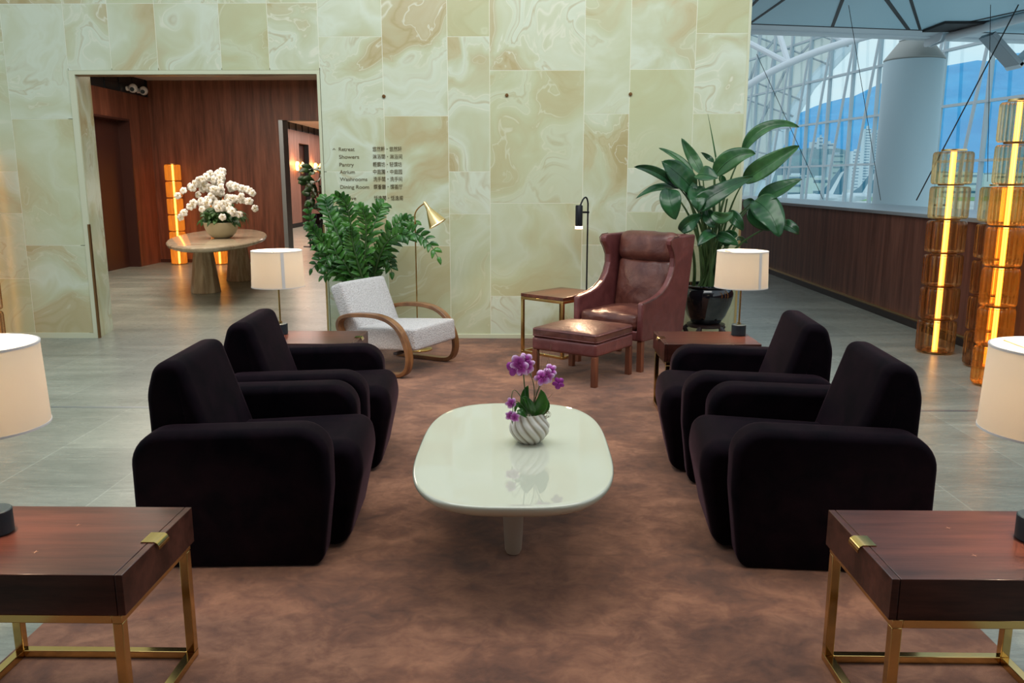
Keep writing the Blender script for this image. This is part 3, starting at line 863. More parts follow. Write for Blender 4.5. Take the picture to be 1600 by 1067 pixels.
def build_facade():
    P0 = Vector((15.3, 31.0, 0)); d = Vector((-0.168, 1.0, 0)); nrm = Vector((1, 0.168, 0)).normalized()
    zs = [-3.0, -0.6, 1.5 + 0.71, 1.5 + 0.71 + 1.96, 1.5 + 0.71 + 3.92, 1.5 + 0.71 + 5.88, 10.2]
    ts = [4.6 + 1.9 * k for k in range(0, 17)] + [2.7, 0.55, -1.86, -4.1, -6.3, -8.5, -10.7, -13]
    ts.sort()
    win = empty('window_1'); win['kind'] = 'structure'
    bm = B()
    fr = Matrix(((d.normalized().x, nrm.x, 0, 0), (d.normalized().y, nrm.y, 0, 0), (0, 0, 1, 0), (0, 0, 0, 1)))
    L = d.length
    def bx(t0, t1, n0, n1, z0, z1):
        box(bm, t0 * L, t1 * L, n0, n1, z0, z1, 0, Matrix.Translation(P0) @ fr)
    for t in ts: bx(t - 0.045, t + 0.045, -0.10, 0.05, -3, 10)
    for z in zs: bx(ts[0], ts[-1], -0.12, 0.04, z - 0.045, z + 0.045)
    build('mullion_grid', bm, 'steel_backlit_tone', win, smooth=0)
    bm = B(); bx(ts[0], ts[-1], -0.01, 0.01, -3, 10)
    build('pane', bm, 'window_glass', win, smooth=0)
    # leaning tubes in front of the mullions
    for i, t in enumerate(ts):
        b = P0 + d * t - nrm * 1.0
        if not (-6 < t < 31): continue
        bm = B()
        rail(bm, [(b.x, b.y, -2.5), (b.x + 0.2, b.y, 2.0), (b.x + 0.95, b.y - 0.3, 9.5)], 0.058, 10)
        o = build('facade_strut', bm, 'steel_backlit_tone', None)
        tag(o, 'slim white tube strut leaning in front of a mullion of the tall glazing', 'strut', 'leaning tube struts along the glass facade')
    # big arched tube truss
    t = empty('arch_truss', (0, 0, 0), 0, 'big curved white tube truss sweeping along the glazing under the roof', 'truss')
    pts = bez((5.8, 24.8, 3.75), (8.0, 24.0, 5.0), (11.5, 23.0, 5.75), 16)
    bm = B(); rail(bm, pts, 0.10, 12); build('lower_chord', bm, 'white_steel', t)
    up = [p + Vector((-0.9, 1.5, 1.5)) for p in pts]
    bm = B(); rail(bm, up, 0.11, 12); build('upper_chord', bm, 'white_steel', t)
    for k, (i, j) in enumerate(((2, 0), (2, 4), (6, 4), (6, 8), (10, 8), (10, 12), (14, 12))):
        bm = B(); rail(bm, [pts[i], up[j]], 0.08, 8); build('web_member', bm, 'white_steel', t)
    # neighbouring vault seen through the glass: beige panelled eave with ribs
    t = empty('neighbour_vault', (0, 0, 0), 0, 'beige panelled curved roof vault seen through the upper left glazing', 'roof')
    bm = B()
    prof = [(-14, 9.0), (-8, 12.5), (0, 15.3), (8.2, 17.0)]
    # eave runs diagonally: lower at the left, rising to the right
    A = [(14.5, 62, 1.5), (17.5, 64, 5.2), (20.5, 62, 8.8), (25, 60, 13.0)]
    Bp = [(a[0] - 9, a[1] + 2, a[2] + 4.5) for a in A]
    def sheet(bm, A, Bp, th):
        va = [bm.verts.new(p) for p in A]; vb = [bm.verts.new(p) for p in Bp]
        va2 = [bm.verts.new((p[0], p[1] + 0.6, p[2] + th)) for p in A]; vb2 = [bm.verts.new((p[0], p[1] + 0.6, p[2] + th)) for p in Bp]
        for i in range(len(A) - 1):
            bm.faces.new((va[i], va[i + 1], vb[i + 1], vb[i])); bm.faces.new((va2[i], va2[i + 1], vb2[i + 1], vb2[i]))
            bm.faces.new((va[i], va[i + 1], va2[i + 1], va2[i]))
    A = [(17.2, 62, 0.0), (18.6, 62, 5.0), (20.4, 62, 8.3), (24.0, 62, 12.2), (28, 62, 15)]
    Bp = [(8, 66, 0.0), (8, 66, 9), (8, 66, 14), (10, 66, 18), (14, 66, 20)]
    sheet(bm, A, Bp, 0.4); build('soffit', bm, 'roof_beige', t, smooth=0)
    bm = B()
    for i in range(len(A) - 1):
        a, b = Vector(A[i]), Vector(A[i + 1])
        rail(bm, [a, b], 0.45, 8)
    build('eave_beam', bm, 'white_steel', t)
    bm = B()
    for f in (0.15, 0.3, 0.45, 0.6, 0.75):
        rail(bm, [Vector(A[i]).lerp(Vector(Bp[i]), f) - Vector((0, 0.5, 0)) for i in range(5)], 0.10, 6)
    for i in range(5):
        for f in (0.33, 0.66):
            if i < 4:
                rail(bm, [Vector(A[i]).lerp(Vector(A[i + 1]), f) - Vector((0, 0.5, 0)), Vector(Bp[i]).lerp(Vector(Bp[i + 1]), f) - Vector((0, 0.5, 0))], 0.07, 6)
    build('soffit_ribs', bm, 'steel', t)


def build_outside():
    bm = B(); quad(bm, [(-400, -200, -8), (3500, -200, -8), (3500, 4000, -8), (-400, 4000, -8)])
    struct('ground_apron', bm, 'apron', smooth=0)
    bm = B(); box(bm, 60, 900, 120, 185, -8, -7.9); box(bm, 60, 1200, 420, 700, -8, -7.9)
    struct('ground_grass', bm, 'grass', smooth=0)
    # mountain ridge: (pixel azimuth tan, elevation tan) measured, placed 3.2 km away
    def ridge(name, pts, Y, depth, m, lab, amp, seed):
        bm = B(); rows = []
        n = 90; xs = [p[0] for p in pts]
        for j in range(9):
            row = []
            for i in range(n + 1):
                u = xs[0] + (xs[-1] - xs[0]) * i / n
                for (a, za), (b, zb) in zip(pts, pts[1:]):
                    if a <= u <= b: z = za + (zb - za) * (u - a) / (b - a); break
                k = j / 5.0
                h = math.sin(min(k, 1) * PI / 2) if j <= 5 else 1 - (j - 5) * 0.25
                X = u * Y; y = Y + depth * (k - 1)
                nz = noise.fractal(Vector((X * 0.004 / (Y / 3000), y * 0.004 / (Y / 3000), seed)), 1.0, 2.0, 5)
                zz = -8 + (z * Y + 9.5) * h + nz * amp * (0.25 + 0.75 * math.sin(PI * min(k, 1)))
                row.append(bm.verts.new((X, y, max(zz, -8.5))))
            rows.append(row)
        for a, b in zip(rows, rows[1:]):
            for i in range(n): bm.faces.new((a[i], a[i + 1], b[i + 1], b[i]))
        o = build(name, bm, m, None, smooth=60); tag(o, lab, 'mountain' if Y > 2000 else 'hill')
    T = lambda x: (x - 821) / 1314
    E = lambda y: (283 - y) / 1340
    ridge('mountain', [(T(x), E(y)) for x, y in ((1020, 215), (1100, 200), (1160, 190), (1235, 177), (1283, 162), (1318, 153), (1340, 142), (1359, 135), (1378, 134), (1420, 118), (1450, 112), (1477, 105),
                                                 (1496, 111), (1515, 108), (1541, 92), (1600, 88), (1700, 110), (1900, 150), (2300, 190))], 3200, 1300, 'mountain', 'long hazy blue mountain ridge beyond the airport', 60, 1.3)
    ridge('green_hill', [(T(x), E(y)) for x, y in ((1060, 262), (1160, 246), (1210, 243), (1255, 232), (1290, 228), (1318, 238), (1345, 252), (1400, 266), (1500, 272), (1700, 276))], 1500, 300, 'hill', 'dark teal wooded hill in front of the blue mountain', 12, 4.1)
    # buildings: pixel span measured, converted to a real box at distance
    def bld(name, x0, x1, ytop, Y, lab, mm='bldg', rows=8):
        X0, X1 = T(x0) * Y, T(x1) * Y; zt = 1.5 + E(ytop) * Y * 1.0
        t = empty(name, ((X0 + X1) / 2, Y, -8), 0, lab, 'building')
        w = (X1 - X0) / 2; h = zt + 8
        bm = B(); box(bm, -w, w, 0, w * 1.2 + 8, 0, h)
        for r in range(rows):
            z = h * (r + 0.5) / rows; box(bm, -w * 0.85, w * 0.85, -0.15, 0.05, z, z + h / rows * 0.28, 1)
        build('wall', bm, [mm, 'bldg_glass'], t, smooth=0)
        bm = B(); box(bm, -w * 0.3, w * 0.3, 2, 6, h, h + max(1.0, h * 0.05)); build('roof_box', bm, mm, t, smooth=0)
    bld('tower_block', 1343, 1352, 202, 1090, 'tallest white tower block just left of the round column', rows=22)
    bld('tower_block', 1355, 1366, 208, 1110, 'second white tower block, partly behind the round column', rows=20)
    bld('tower_block', 1326, 1338, 236, 1000, 'stepped white block left of the tallest towers', rows=12)
    bld('tower_block', 1273, 1279, 215, 1450, 'thin pale tower on the wooded hill', rows=14)
    bld('tower_block', 1262, 1270, 222, 1480, 'pale tower left of the thin one on the hill', rows=10)
    bld('tower_block', 1283, 1296, 224, 1440, 'low pale block right of the thin tower on the hill', rows=8)
    bld('tower_block', 1206, 1216, 218, 1500, 'pale block behind the topmost plant leaf', rows=8)
    bld('office_building', 1296, 1313, 241, 700, 'blue grey banded office block above the aircraft tail', 'bldg_b', 7)
    bld('terminal_building', 1225, 1262, 273, 480, 'long low white terminal building left of the aircraft', rows=3)
    bld('terminal_building', 1267, 1292, 277, 460, 'low white cargo building right beside the aircraft tail', rows=2)
    bld('terminal_building', 1462, 1530, 270, 520, 'low white terminal building right of the round column', rows=3)
    bld('terminal_building', 1540, 1640, 272, 540, 'low white terminal building behind the glass lamp stacks', rows=3)
    # airliner
    t = empty('airliner', (92.0, 250, -4.5), R(-12), 'white airliner with a teal tail fin parked outside the glazing', 'aircraft')
    bm = B()
    pts = [(-22, 0, 0), (-16, 0, 0.2), (-8, 0, 0.6), (-2, 0, 1.2), (2, 0, 1.9)]
    pts = [(x, y, z) for x, y, z in pts]
    rail(bm, pts, [1.9, 1.9, 1.8, 1.2, 0.3], 20); build('fuselage', bm, 'plane_white', t)
    bm = B(); prism(bm, [(-7, 1.5), (1.5, 1.6), (3.0, 9.6), (0.6, 9.8), (-3.2, 4.2)], -0.2, 0.2, 'XZ'); build('tail_fin', bm, 'plane_teal', t, smooth=0)
    bm = B(); prism(bm, [(-2.4, 2.0), (-0.9, 2.1), (1.8, 9.0), (0.9, 8.6)], -0.24, 0.24, 'XZ'); build('fin_brush_mark', bm, 'plane_white', t, smooth=0)
    bm = B(); prism(bm, [(-2, -7), (1.6, -7), (-1, 0), (1.6, 7), (-2, 7), (-5, 0)], 1.2, 1.5, 'XY'); build('tailplane', bm, 'plane_white', t, smooth=0)
    t2 = copy_tree(t); t2.name = 'airliner.001'
    t2.location = (112.0, 275, -4.5); t2['label'] = 'second airliner with a teal tail fin, its tail just left of the round column'
    # service vehicles
    for i, (x, Y) in enumerate(((1248, 300), (1262, 310), (1466, 330))):
        t = empty('apron_truck', (T(x) * Y, Y, -8), 0, ['small white apron truck left of the aircraft', 'white apron truck nearest the aircraft nose', 'small white apron truck right of the column'][i], 'truck')
        bm = B(); box(bm, -2.5, 1.2, -1, 1, 0.8, 3.4); build('cargo_box', bm, 'plane_white', t, smooth=0, bevel=0.05)
        bm = B(); prism(bm, [(1.3, 0.8), (3.2, 0.8), (3.2, 1.7), (2.6, 2.6), (1.3, 2.6)], -1, 1, 'XZ'); build('cab', bm, 'bldg_b', t, smooth=0)
        bm = B()
        for wx in (-1.6, 2.2):
            for wy in (-0.9, 0.9): rail(bm, [(wx, wy - 0.15, 0.45), (wx, wy + 0.15, 0.45)], 0.45, 12)
        build('wheels', bm, 'dark', t)


build_hall()
build_facade()
build_outside()


# ------------------------------------------------------------------ rug
bm = B()
box(bm, -1.653, 1.548, 0.4, 7.84, 0.0, 0.012)
o = build('rug', bm, 'rug', None, smooth=0, bevel=0.004)
tag(o, 'large rust brown wool rug under the whole seating group', 'rug')


# ------------------------------------------------------------------ velvet armchairs
def make_armchair():
    t = empty('velvet_armchair')
    arm = round_poly([(-0.405, 0.0, 0.04), (-0.412, 0.545, 0.13), (0.347, 0.562, 0.12), (0.347, 0.30, 0.4), (0.310, 0.0, 0.05)], 8)
    for s in (-1, 1):
        bm = B(); slab(bm, arm, min(s * 0.260, s * 0.430), max(s * 0.260, s * 0.430), 0.048, lambda z: 0.010 + 0.026 * min(1, max(0, z / 0.3)))
        build('armrest', bm, 'velvet', t, smooth=60)
    seat = round_poly([(-0.36, 0.03, 0.03), (0.378, 0.0, 0.06), (0.448, 0.32, 0.25), (0.425, 0.448, 0.12), (-0.2, 0.42, 0.05)], 8)
    bm = B(); slab(bm, seat, -0.259, 0.259, 0.085, lambda z: 0.02 + 0.035 * min(1, max(0, z / 0.3)), 9)
    build('seat', bm, 'velvet', t, smooth=60)
    back = round_poly([(-0.385, 0.10, 0.04), (-0.395, 0.66, 0.2), (-0.358, 0.788, 0.07), (-0.248, 0.792, 0.05), (-0.205, 0.66, 0.2), (-0.115, 0.38, 0.05), (-0.12, 0.10, 0.03)], 8)
    bm = B(); slab(bm, back, -0.276, 0.276, 0.055, lambda z: 0.035)
    build('backrest', bm, 'velvet', t, smooth=60)
    return t


arm0 = make_armchair()
for i, (x, y, rz, lab) in enumerate((
        (-1.120, 3.422, 0, 'dark plum velvet armchair on the left side, nearest the camera beside the near table'),
        (-1.150, 4.335, 0, 'dark plum velvet armchair on the left side, farther one near the white bentwood chair'),
        (1.180, 3.422, PI, 'dark plum velvet armchair on the right side, nearest the camera'),
        (1.165, 4.335, PI, 'dark plum velvet armchair on the right side, farther one near the leather wing chair'))):
    o = arm0 if i == 0 else copy_tree(arm0)
    o.location = (x, y, 0.0125); o.rotation_euler = (0, 0, rz + (R(2.5), R(3.0), R(-4.5), R(-5.0))[i])
    tag(o, lab, 'armchair', 'dark velvet armchairs around the coffee table')


# ------------------------------------------------------------------ coffee table
def coffee_table():
    t = empty('coffee_table', (-0.045, 3.36, 0.012), 0, 'low glossy cream coffee table with a rounded rectangular top on the rug', 'coffee table')
    def outline(a, b, e, n=96):
        out = []
        for k in range(n):
            q = 2 * PI * k / n; c, s = math.cos(q), math.sin(q)
            out.append((a * math.copysign(abs(c) ** (2 / e), c), b * math.copysign(abs(s) ** (2 / e), s)))
        return out
    bm = B(); rings = []
    for k, (d, z) in enumerate(((0.06, 0.335), (0.022, 0.345), (0.006, 0.360), (0.0, 0.372), (0.0, 0.380), (0.002, 0.3845), (0.006, 0.3875), (0.009, 0.388), (0.03, 0.388))):
        rings.append([bm.verts.new((x, y, z)) for x, y in outline(0.402 - d, 0.685 - d, 3.1)])
    n = len(rings[0])
    for a, b in zip(rings, rings[1:]):
        for k in range(n): bm.faces.new((a[k], a[(k + 1) % n], b[(k + 1) % n], b[k]))
    bm.faces.new(rings[0][::-1]); bm.faces.new(rings[-1])
    build('tabletop', bm, 'lacquer', t, smooth=30)
    for x, y in ((0.0, -0.22), (-0.22, 0.34), (0.22, 0.34)):
        bm = B(); lathe(bm, [(0.012, 0.0), (0.026, 0.004), (0.034, 0.02), (0.039, 0.10), (0.044, 0.22), (0.047, 0.36)], 28, c=(x, y, 0))
        build('leg', bm, 'lacquer_leg', t)
    return t


coffee_table()


# vase with orchid
def flower(bm, c, nrm, size, seed, lay, white=False, petals=5):
    rnd = random.Random(seed)
    q = Vector(nrm).normalized().to_track_quat('Z', 'Y').to_matrix()
    c = Vector(c); rot = rnd.random() * 6
    for k in range(petals):
        a = rot + 2 * PI * k / petals
        wd = 0.62 if k % 2 else 0.48
        d = Vector((math.cos(a), math.sin(a), 0)); s = Vector((-d.y, d.x, 0))
        pv = []
        for u, w in ((0.02, 0.05), (0.28, 0.75), (0.62, 1.0), (0.88, 0.7), (1.0, 0.12)):
            row = []
            for v in (-1, 0, 1):
                p = d * u * size + s * v * w * wd * size * (0.92 if white else 0.74) + Vector((0, 0, size * (0.22 * u - 0.18 * u * u * 2 + 0.07 * abs(v) * math.sin(u * 9 + k))))
                vv = bm.verts.new(c + q @ p); vv[lay] = min(1.0, u * 0.9 + abs(v) * 0.15); row.append(vv)
            pv.append(row)
        for r0, r1 in zip(pv, pv[1:]):
            for i in range(2): bm.faces.new((r0[i], r0[i + 1], r1[i + 1], r1[i]))
    # lip
    for k in range(3):
        a = rot + 2 * PI * k / 3; d = Vector((math.cos(a), math.sin(a), 0)); s = Vector((-d.y, d.x, 0))
        vs = []
        for p in (Vector((0, 0, size * 0.1)), d * size * 0.2 + s * size * 0.12 + Vector((0, 0, size * 0.3)), d * size * 0.32 + Vector((0, 0, size * 0.36)), d * size * 0.2 - s * size * 0.12 + Vector((0, 0, size * 0.3))):
            vv = bm.verts.new(c + q @ p); vv[lay] = 0.0; vs.append(vv)
        bm.faces.new(vs)


def leaf(bm, pts, width, up=(0, 0, 1), prof=None, fold=0.18, wave=0.0, nv=6, vl=None, mi=0, tipw=0.02, side=None, waven=5):
    """leaf blade along polyline pts, width total"""
    n = len(pts)
    up = Vector(up)
    rows = []
    L = sum((pts[i + 1] - pts[i]).length for i in range(n - 1)); acc = 0
    for i, p in enumerate(pts):
        t = i / (n - 1)
        tan = (pts[min(i + 1, n - 1)] - pts[max(i - 1, 0)]).normalized()
        s = tan.cross(up)
        if s.length < 1e-3: s = tan.cross(Vector((1, 0, 0)))
        if side is not None:
            sv = Vector(side); s = sv - tan * sv.dot(tan)
        s.normalize(); nn = s.cross(tan).normalized()
        w = width / 2 * (prof(t) if prof else math.sin(PI * min(1, t * 0.97 + 0.03) ** 0.8) ** 0.75)
        row = []
        for k in range(nv + 1):
            v = -1 + 2 * k / nv
            h = fold * abs(v) * w * 1.0 + wave * width * math.sin(t * waven * 2.1 + (1.2 if v > 0 else 0)) * abs(v) ** 2
            vv = bm.verts.new(p + s * v * w + nn * h)
            if vl is not None: vv[vl] = (t * L / 0.009 + abs(v) * 3.5)
            row.append(vv)
        rows.append(row)
    for a, b in zip(rows, rows[1:]):
        for k in range(nv):
            f = bm.faces.new((a[k], a[k + 1], b[k + 1], b[k])); f.material_index = mi


def orchid_vase():
    t = empty('potted_orchid', (0.02, 3.41, 0.40), 0, 'small pink and purple orchid in a twisted ribbed cream vase on the coffee table', 'potted orchid')
    bm = B(); lay = bm.verts.layers.float.new('rib')
    prof = []
    H = 0.128
    for i in range(33):
        u = i / 32; z = H * u
        r = 0.034 + 0.049 * math.sin(PI * (u * 0.93 + 0.03)) ** 0.75 if u < 0.96 else 0.047
        if u > 0.80: r = 0.034 + 0.049 * math.sin(PI * (0.80 * 0.93 + 0.03)) ** 0.75 - (u - 0.8) * 0.06
        prof.append((r, z))
    prof += [(prof[-1][0] - 0.006, H), (prof[-1][0] - 0.010, H - 0.03)]
    nr = 12; seg = 144
    def fn(r, z, a, j):
        tw = -1.3 * z / H
        ph = (a - tw) * nr
        return r * (1 + 0.085 * abs(math.sin(ph / 2)) ** 1.3 - 0.03), a
    rings = lathe(bm, prof, seg, 0, (0, 0, 0), fn, True, True)
    for (r, z), ring in zip(prof, rings):
        for k, v in enumerate(ring):
            a = 2 * PI * k / seg; v[lay] = abs(math.sin((a + 1.3 * z / H) * nr / 2)) ** 0.8
    build('vase', bm, 'vase', t, smooth=50)
    bm = B(); vl = bm.verts.layers.float.new('vein')
    up = (0, -1, 0.3)
    for b_, m_, e_, w in (((0.01, -0.01, 0.12), (0.05, -0.015, 0.17), (0.048, -0.01, 0.235), 0.060), ((0.02, 0.0, 0.12), (0.065, 0.0, 0.155), (0.062, 0.0, 0.20), 0.045),
                          ((0.0, -0.02, 0.13), (-0.01, -0.03, 0.19), (-0.035, -0.02, 0.20), 0.022), ((0.01, -0.03, 0.125), (0.012, -0.045, 0.17), (-0.015, -0.05, 0.215), 0.024),
                          ((-0.01, -0.01, 0.12), (-0.04, -0.05, 0.15), (-0.01, -0.07, 0.125), 0.028), ((-0.01, 0.01, 0.12), (-0.02, 0.01, 0.19), (-0.005, 0.02, 0.245), 0.040),
                          ((-0.02, 0.0, 0.13), (-0.05, -0.02, 0.17), (-0.062, -0.03, 0.13), 0.020), ((-0.03, -0.02, 0.11), (-0.065, -0.04, 0.13), (-0.072, -0.05, 0.09), 0.014)):
        leaf(bm, bez(b_, m_, e_, 10), w, up, fold=0.25, vl=vl)
    build('leaf', bm, 'leaf_zz', t, solid=0.001)
    bm = B()
    def stem(a, b_, c, r): rail(bm, bez(a, b_, c, 14), r, 6)
    stem((-0.01, 0, 0.11), (-0.02, 0.0, 0.23), (-0.03, 0, 0.345), 0.0028)
    stem((0.0, 0, 0.11), (0.02, 0, 0.23), (-0.015, 0.01, 0.33), 0.0018)
    stem((0.01, 0, 0.11), (0.04, 0, 0.24), (0.085, 0, 0.29), 0.0022)
    stem((0.07, 0, 0.285), (0.10, 0, 0.29), (0.12, 0, 0.27), 0.0018)
    stem((0.0, 0, 0.12), (-0.06, -0.03, 0.235), (-0.075, -0.04, 0.17), 0.0016)
    stem((0.0, 0, 0.12), (-0.055, -0.04, 0.19), (-0.07, -0.05, 0.14), 0.0016)
    build('stem', bm, 'stem_green', t)
    bm = B()
    rnd = random.Random(3)
    for k in range(16):
        a = rnd.uniform(0, 6.28); h = rnd.uniform(0.05, 0.42); x = rnd.uniform(-0.05, 0.09)
        if k < 10: stem((rnd.uniform(-.02, .02), rnd.uniform(-.02, .02), 0.12), (x * 0.6 + 0.02, rnd.uniform(-.03, .03), 0.12 + h * 0.5), (x + rnd.uniform(-.02, .02), rnd.uniform(-.05, .05), 0.12 + h * 0.75), 0.0006)
        else:
            cx = 0.065 + rnd.uniform(-0.01, 0.012); r = rnd.uniform(0.010, 0.024)
            rail(bm, [(cx + r * math.cos(q), -0.02 + rnd.uniform(-.004, .004), 0.128 + r * math.sin(q)) for q in [i * 0.6 for i in range(11)]], 0.0008, 5)
    build('dry_tendrils', bm, 'dry_stem', t)
    fl = [((-0.060, -0.02, 0.330), 0.042, 1), ((-0.045, -0.03, 0.352), 0.040, 0), ((-0.018, -0.02, 0.362), 0.034, 0), ((-0.036, -0.03, 0.332), 0.036, 0), ((-0.008, -0.02, 0.342), 0.034, 0), ((-0.015, 0.0, 0.318), 0.026, 2),
          ((0.052, -0.02, 0.288), 0.036, 0), ((0.075, -0.02, 0.296), 0.032, 0), ((0.088, -0.01, 0.318), 0.030, 0), ((0.122, -0.01, 0.262), 0.027, 1),
          ((-0.078, -0.05, 0.185), 0.026, 2), ((-0.082, -0.05, 0.130), 0.022, 0), ((-0.062, -0.06, 0.126), 0.024, 0)]
    for i, (c, s, k) in enumerate(fl):
        bm = B(); lay = bm.verts.layers.float.new('petal')
        flower(bm, c, (random.uniform(-0.5, 0.3), -1, random.uniform(-0.1, 0.5)), s, i + 20, lay)
        build('flower', bm, 'orchid_magenta' if k == 1 else 'orchid_pink', t, solid=0.0007)


orchid_vase()


# ------------------------------------------------------------------ side tables with drawers
def make_side_table():
    """box top 0.60 x 0.455, drawer face on the +X side, frame of square brass tube"""
    t = empty('side_table')
    hx, hy = 0.30, 0.226
    bm = B(); box(bm, -hx, hx - 0.0215, -hy, hy, 0.385, 0.498)
    build('top_box', bm, 'table_wood', t, bevel=0.002, bseg=2)
    dr = None
    bm = B(); box(bm, hx - 0.020, hx, -hy, hy, 0.385, 0.498)
    dr = build('drawer', bm, 'table_wood', t, bevel=0.002, bseg=2)
    bm = B()   # folded brass pull tab wrapped over the drawer edge
    prof = [(hx - 0.040, 0.4985), (hx - 0.040, 0.5005), (hx - 0.002, 0.5005), (hx + 0.006, 0.496), (hx + 0.011, 0.486), (hx + 0.011, 0.478), (hx + 0.0085, 0.478), (hx + 0.0085, 0.485), (hx + 0.004, 0.494), (hx - 0.003, 0.4985)]
    prism(bm, prof, -0.033, 0.033, 'XZ')
    build('pull_tab', bm, 'brass', dr, smooth=50)
    bm = B()
    for ix, iy in ((0.02, 0.085), (0.0, -0.095)):
        for a in (R(10), R(100)):
            m_ = Matrix.Translation((ix, iy, 0.4982)) @ Matrix.Rotation(a, 4, 'Z')
            prism(bm, [(-0.010, 0.0), (0, 0.0018), (0.010, 0.0), (0, -0.0018)], 0, 0.0004, 'XY', 0, m_)
    build('star_inlay', bm, 'inlay', t, smooth=0)
    w = 0.028
    x0, x1, y0, y1 = -hx + 0.012, hx - 0.012, -hy + 0.004, hy - 0.004
    for z0, z1 in ((0.360, 0.384), (0.0, 0.024)):
        bm = B()
        box(bm, x0 + w, x1 - w, y0, y0 + w, z0, z1); box(bm, x0 + w, x1 - w, y1 - w, y1, z0, z1)
        box(bm, x0, x0 + w, y0, y1, z0, z1); box(bm, x1 - w, x1, y0, y1, z0, z1)
        build('frame_rail', bm, 'brass', t, bevel=0.002, bseg=2)
    for x in (x0, x1 - w):
        for y in (y0, y1 - w):
            bm = B(); box(bm, x + 0.0004, x + w - 0.0004, y + 0.0004, y + w - 0.0004, 0.0235, 0.3605)
            build('leg', bm, 'brass', t, bevel=0.002, bseg=2)
    return t


tab0 = make_side_table()
for i, (x, y, z, rz, lab) in enumerate((
        (-1.33, 2.17, 0.001, 0, 'dark red wood side table with brass frame at the near left picture edge'),
        (1.233, 2.18, 0.001, PI, 'dark red wood side table with brass frame at the near right picture edge'),
        (-1.36, 5.24, 0.001, 0, 'dark wood side table with brass frame behind the far left velvet armchair'),
        (1.165, 5.26, 0.001, PI, 'dark wood side table with brass frame behind the far right velvet armchair'))):
    o = tab0 if i == 0 else copy_tree(tab0)
    o.location = (x, y, 0.0125); o.rotation_euler = (0, 0, rz)
    tag(o, lab, 'side table', 'drawer side tables with brass frames')


# ------------------------------------------------------------------ table lamps
def make_table_lamp():
    t = empty('table_lamp')
    bm = B(); lathe(bm, [(0.042, 0), (0.046, 0.003), (0.046, 0.068), (0.043, 0.071)], 40); build('base', bm, 'lamp_base', t)
    bm = B(); cyl(bm, (0, 0, 0), 0.013, 0.071, 0.084, 20); rail(bm, [(0, 0, 0.08), (0, 0, 0.44)], 0.0062, 12); build('stem', bm, 'brass', t)
    bm = B()
    z0, z1, r0, r1 = 0.318, 0.548, 0.169, 0.161
    lathe(bm, [(r0, z0), (r1, z1), (r1 - 0.0025, z1), (r0 - 0.0025, z0), (r0, z0)], 64, cap0=False, cap1=False)
    sh = build('lamp_shade', bm, 'shade', t)
    bm = B()
    for r, z in ((r0, z0), (r1, z1)):
        lathe(bm, [(r + 0.0015, z - 0.003), (r + 0.0015, z + 0.003), (r - 0.004, z + 0.003), (r - 0.004, z - 0.003), (r + 0.0015, z - 0.003)], 64, cap0=False, cap1=False)
    a = R(-62)
    box(bm, -0.0015, 0.0015, -0.010, 0.010, 0, (z1 - z0), 0, Matrix.Translation((r0 * math.cos(a), r0 * math.sin(a), z0)) @ Matrix.Rotation(a, 4, 'Z') @ Matrix.Shear('XY', 4, (-0.03, 0)))
    build('hem', bm, 'shade_trim', sh)
    bm = B()
    for k in range(3):
        a = k * 2 * PI / 3; rail(bm, [(0, 0, z1 - 0.03), (0.16 * math.cos(a), 0.16 * math.sin(a), z1 - 0.006)], 0.0018, 6)
    build('spider', bm, 'brass_soft', sh)
    bm = B(); bmesh.ops.create_uvsphere(bm, u_segments=16, v_segments=10, radius=0.024, matrix=Matrix.Translation((0, 0, 0.44)))
    build('bulb', bm, 'bulb', t)
    point('bulb_light', (0, 0, 0.42), 29, (1.0, 0.77, 0.52), 0.03, t)
    return t


lamp0 = make_table_lamp()
for i, (x, y, rz, lab) in enumerate((
        (-1.516, 2.20, 0, 'lit drum shade table lamp on the near left side table, cut by the picture edge'),
        (1.432, 2.20, PI * 0.62, 'lit drum shade table lamp on the near right side table, cut by the picture edge'),
        (-1.612, 5.34, 0, 'lit drum shade table lamp left of the white bentwood chair, in front of the foyer'),
        (1.400, 5.35, 0, 'lit drum shade table lamp in front of the black plant pot'))):
    o = lamp0 if i == 0 else copy_tree(lamp0)
    o.location = (x, y, 0.5112); o.rotation_euler = (0, 0, rz)
    tag(o, lab, 'table lamp', 'drum shade lamps on the side tables')


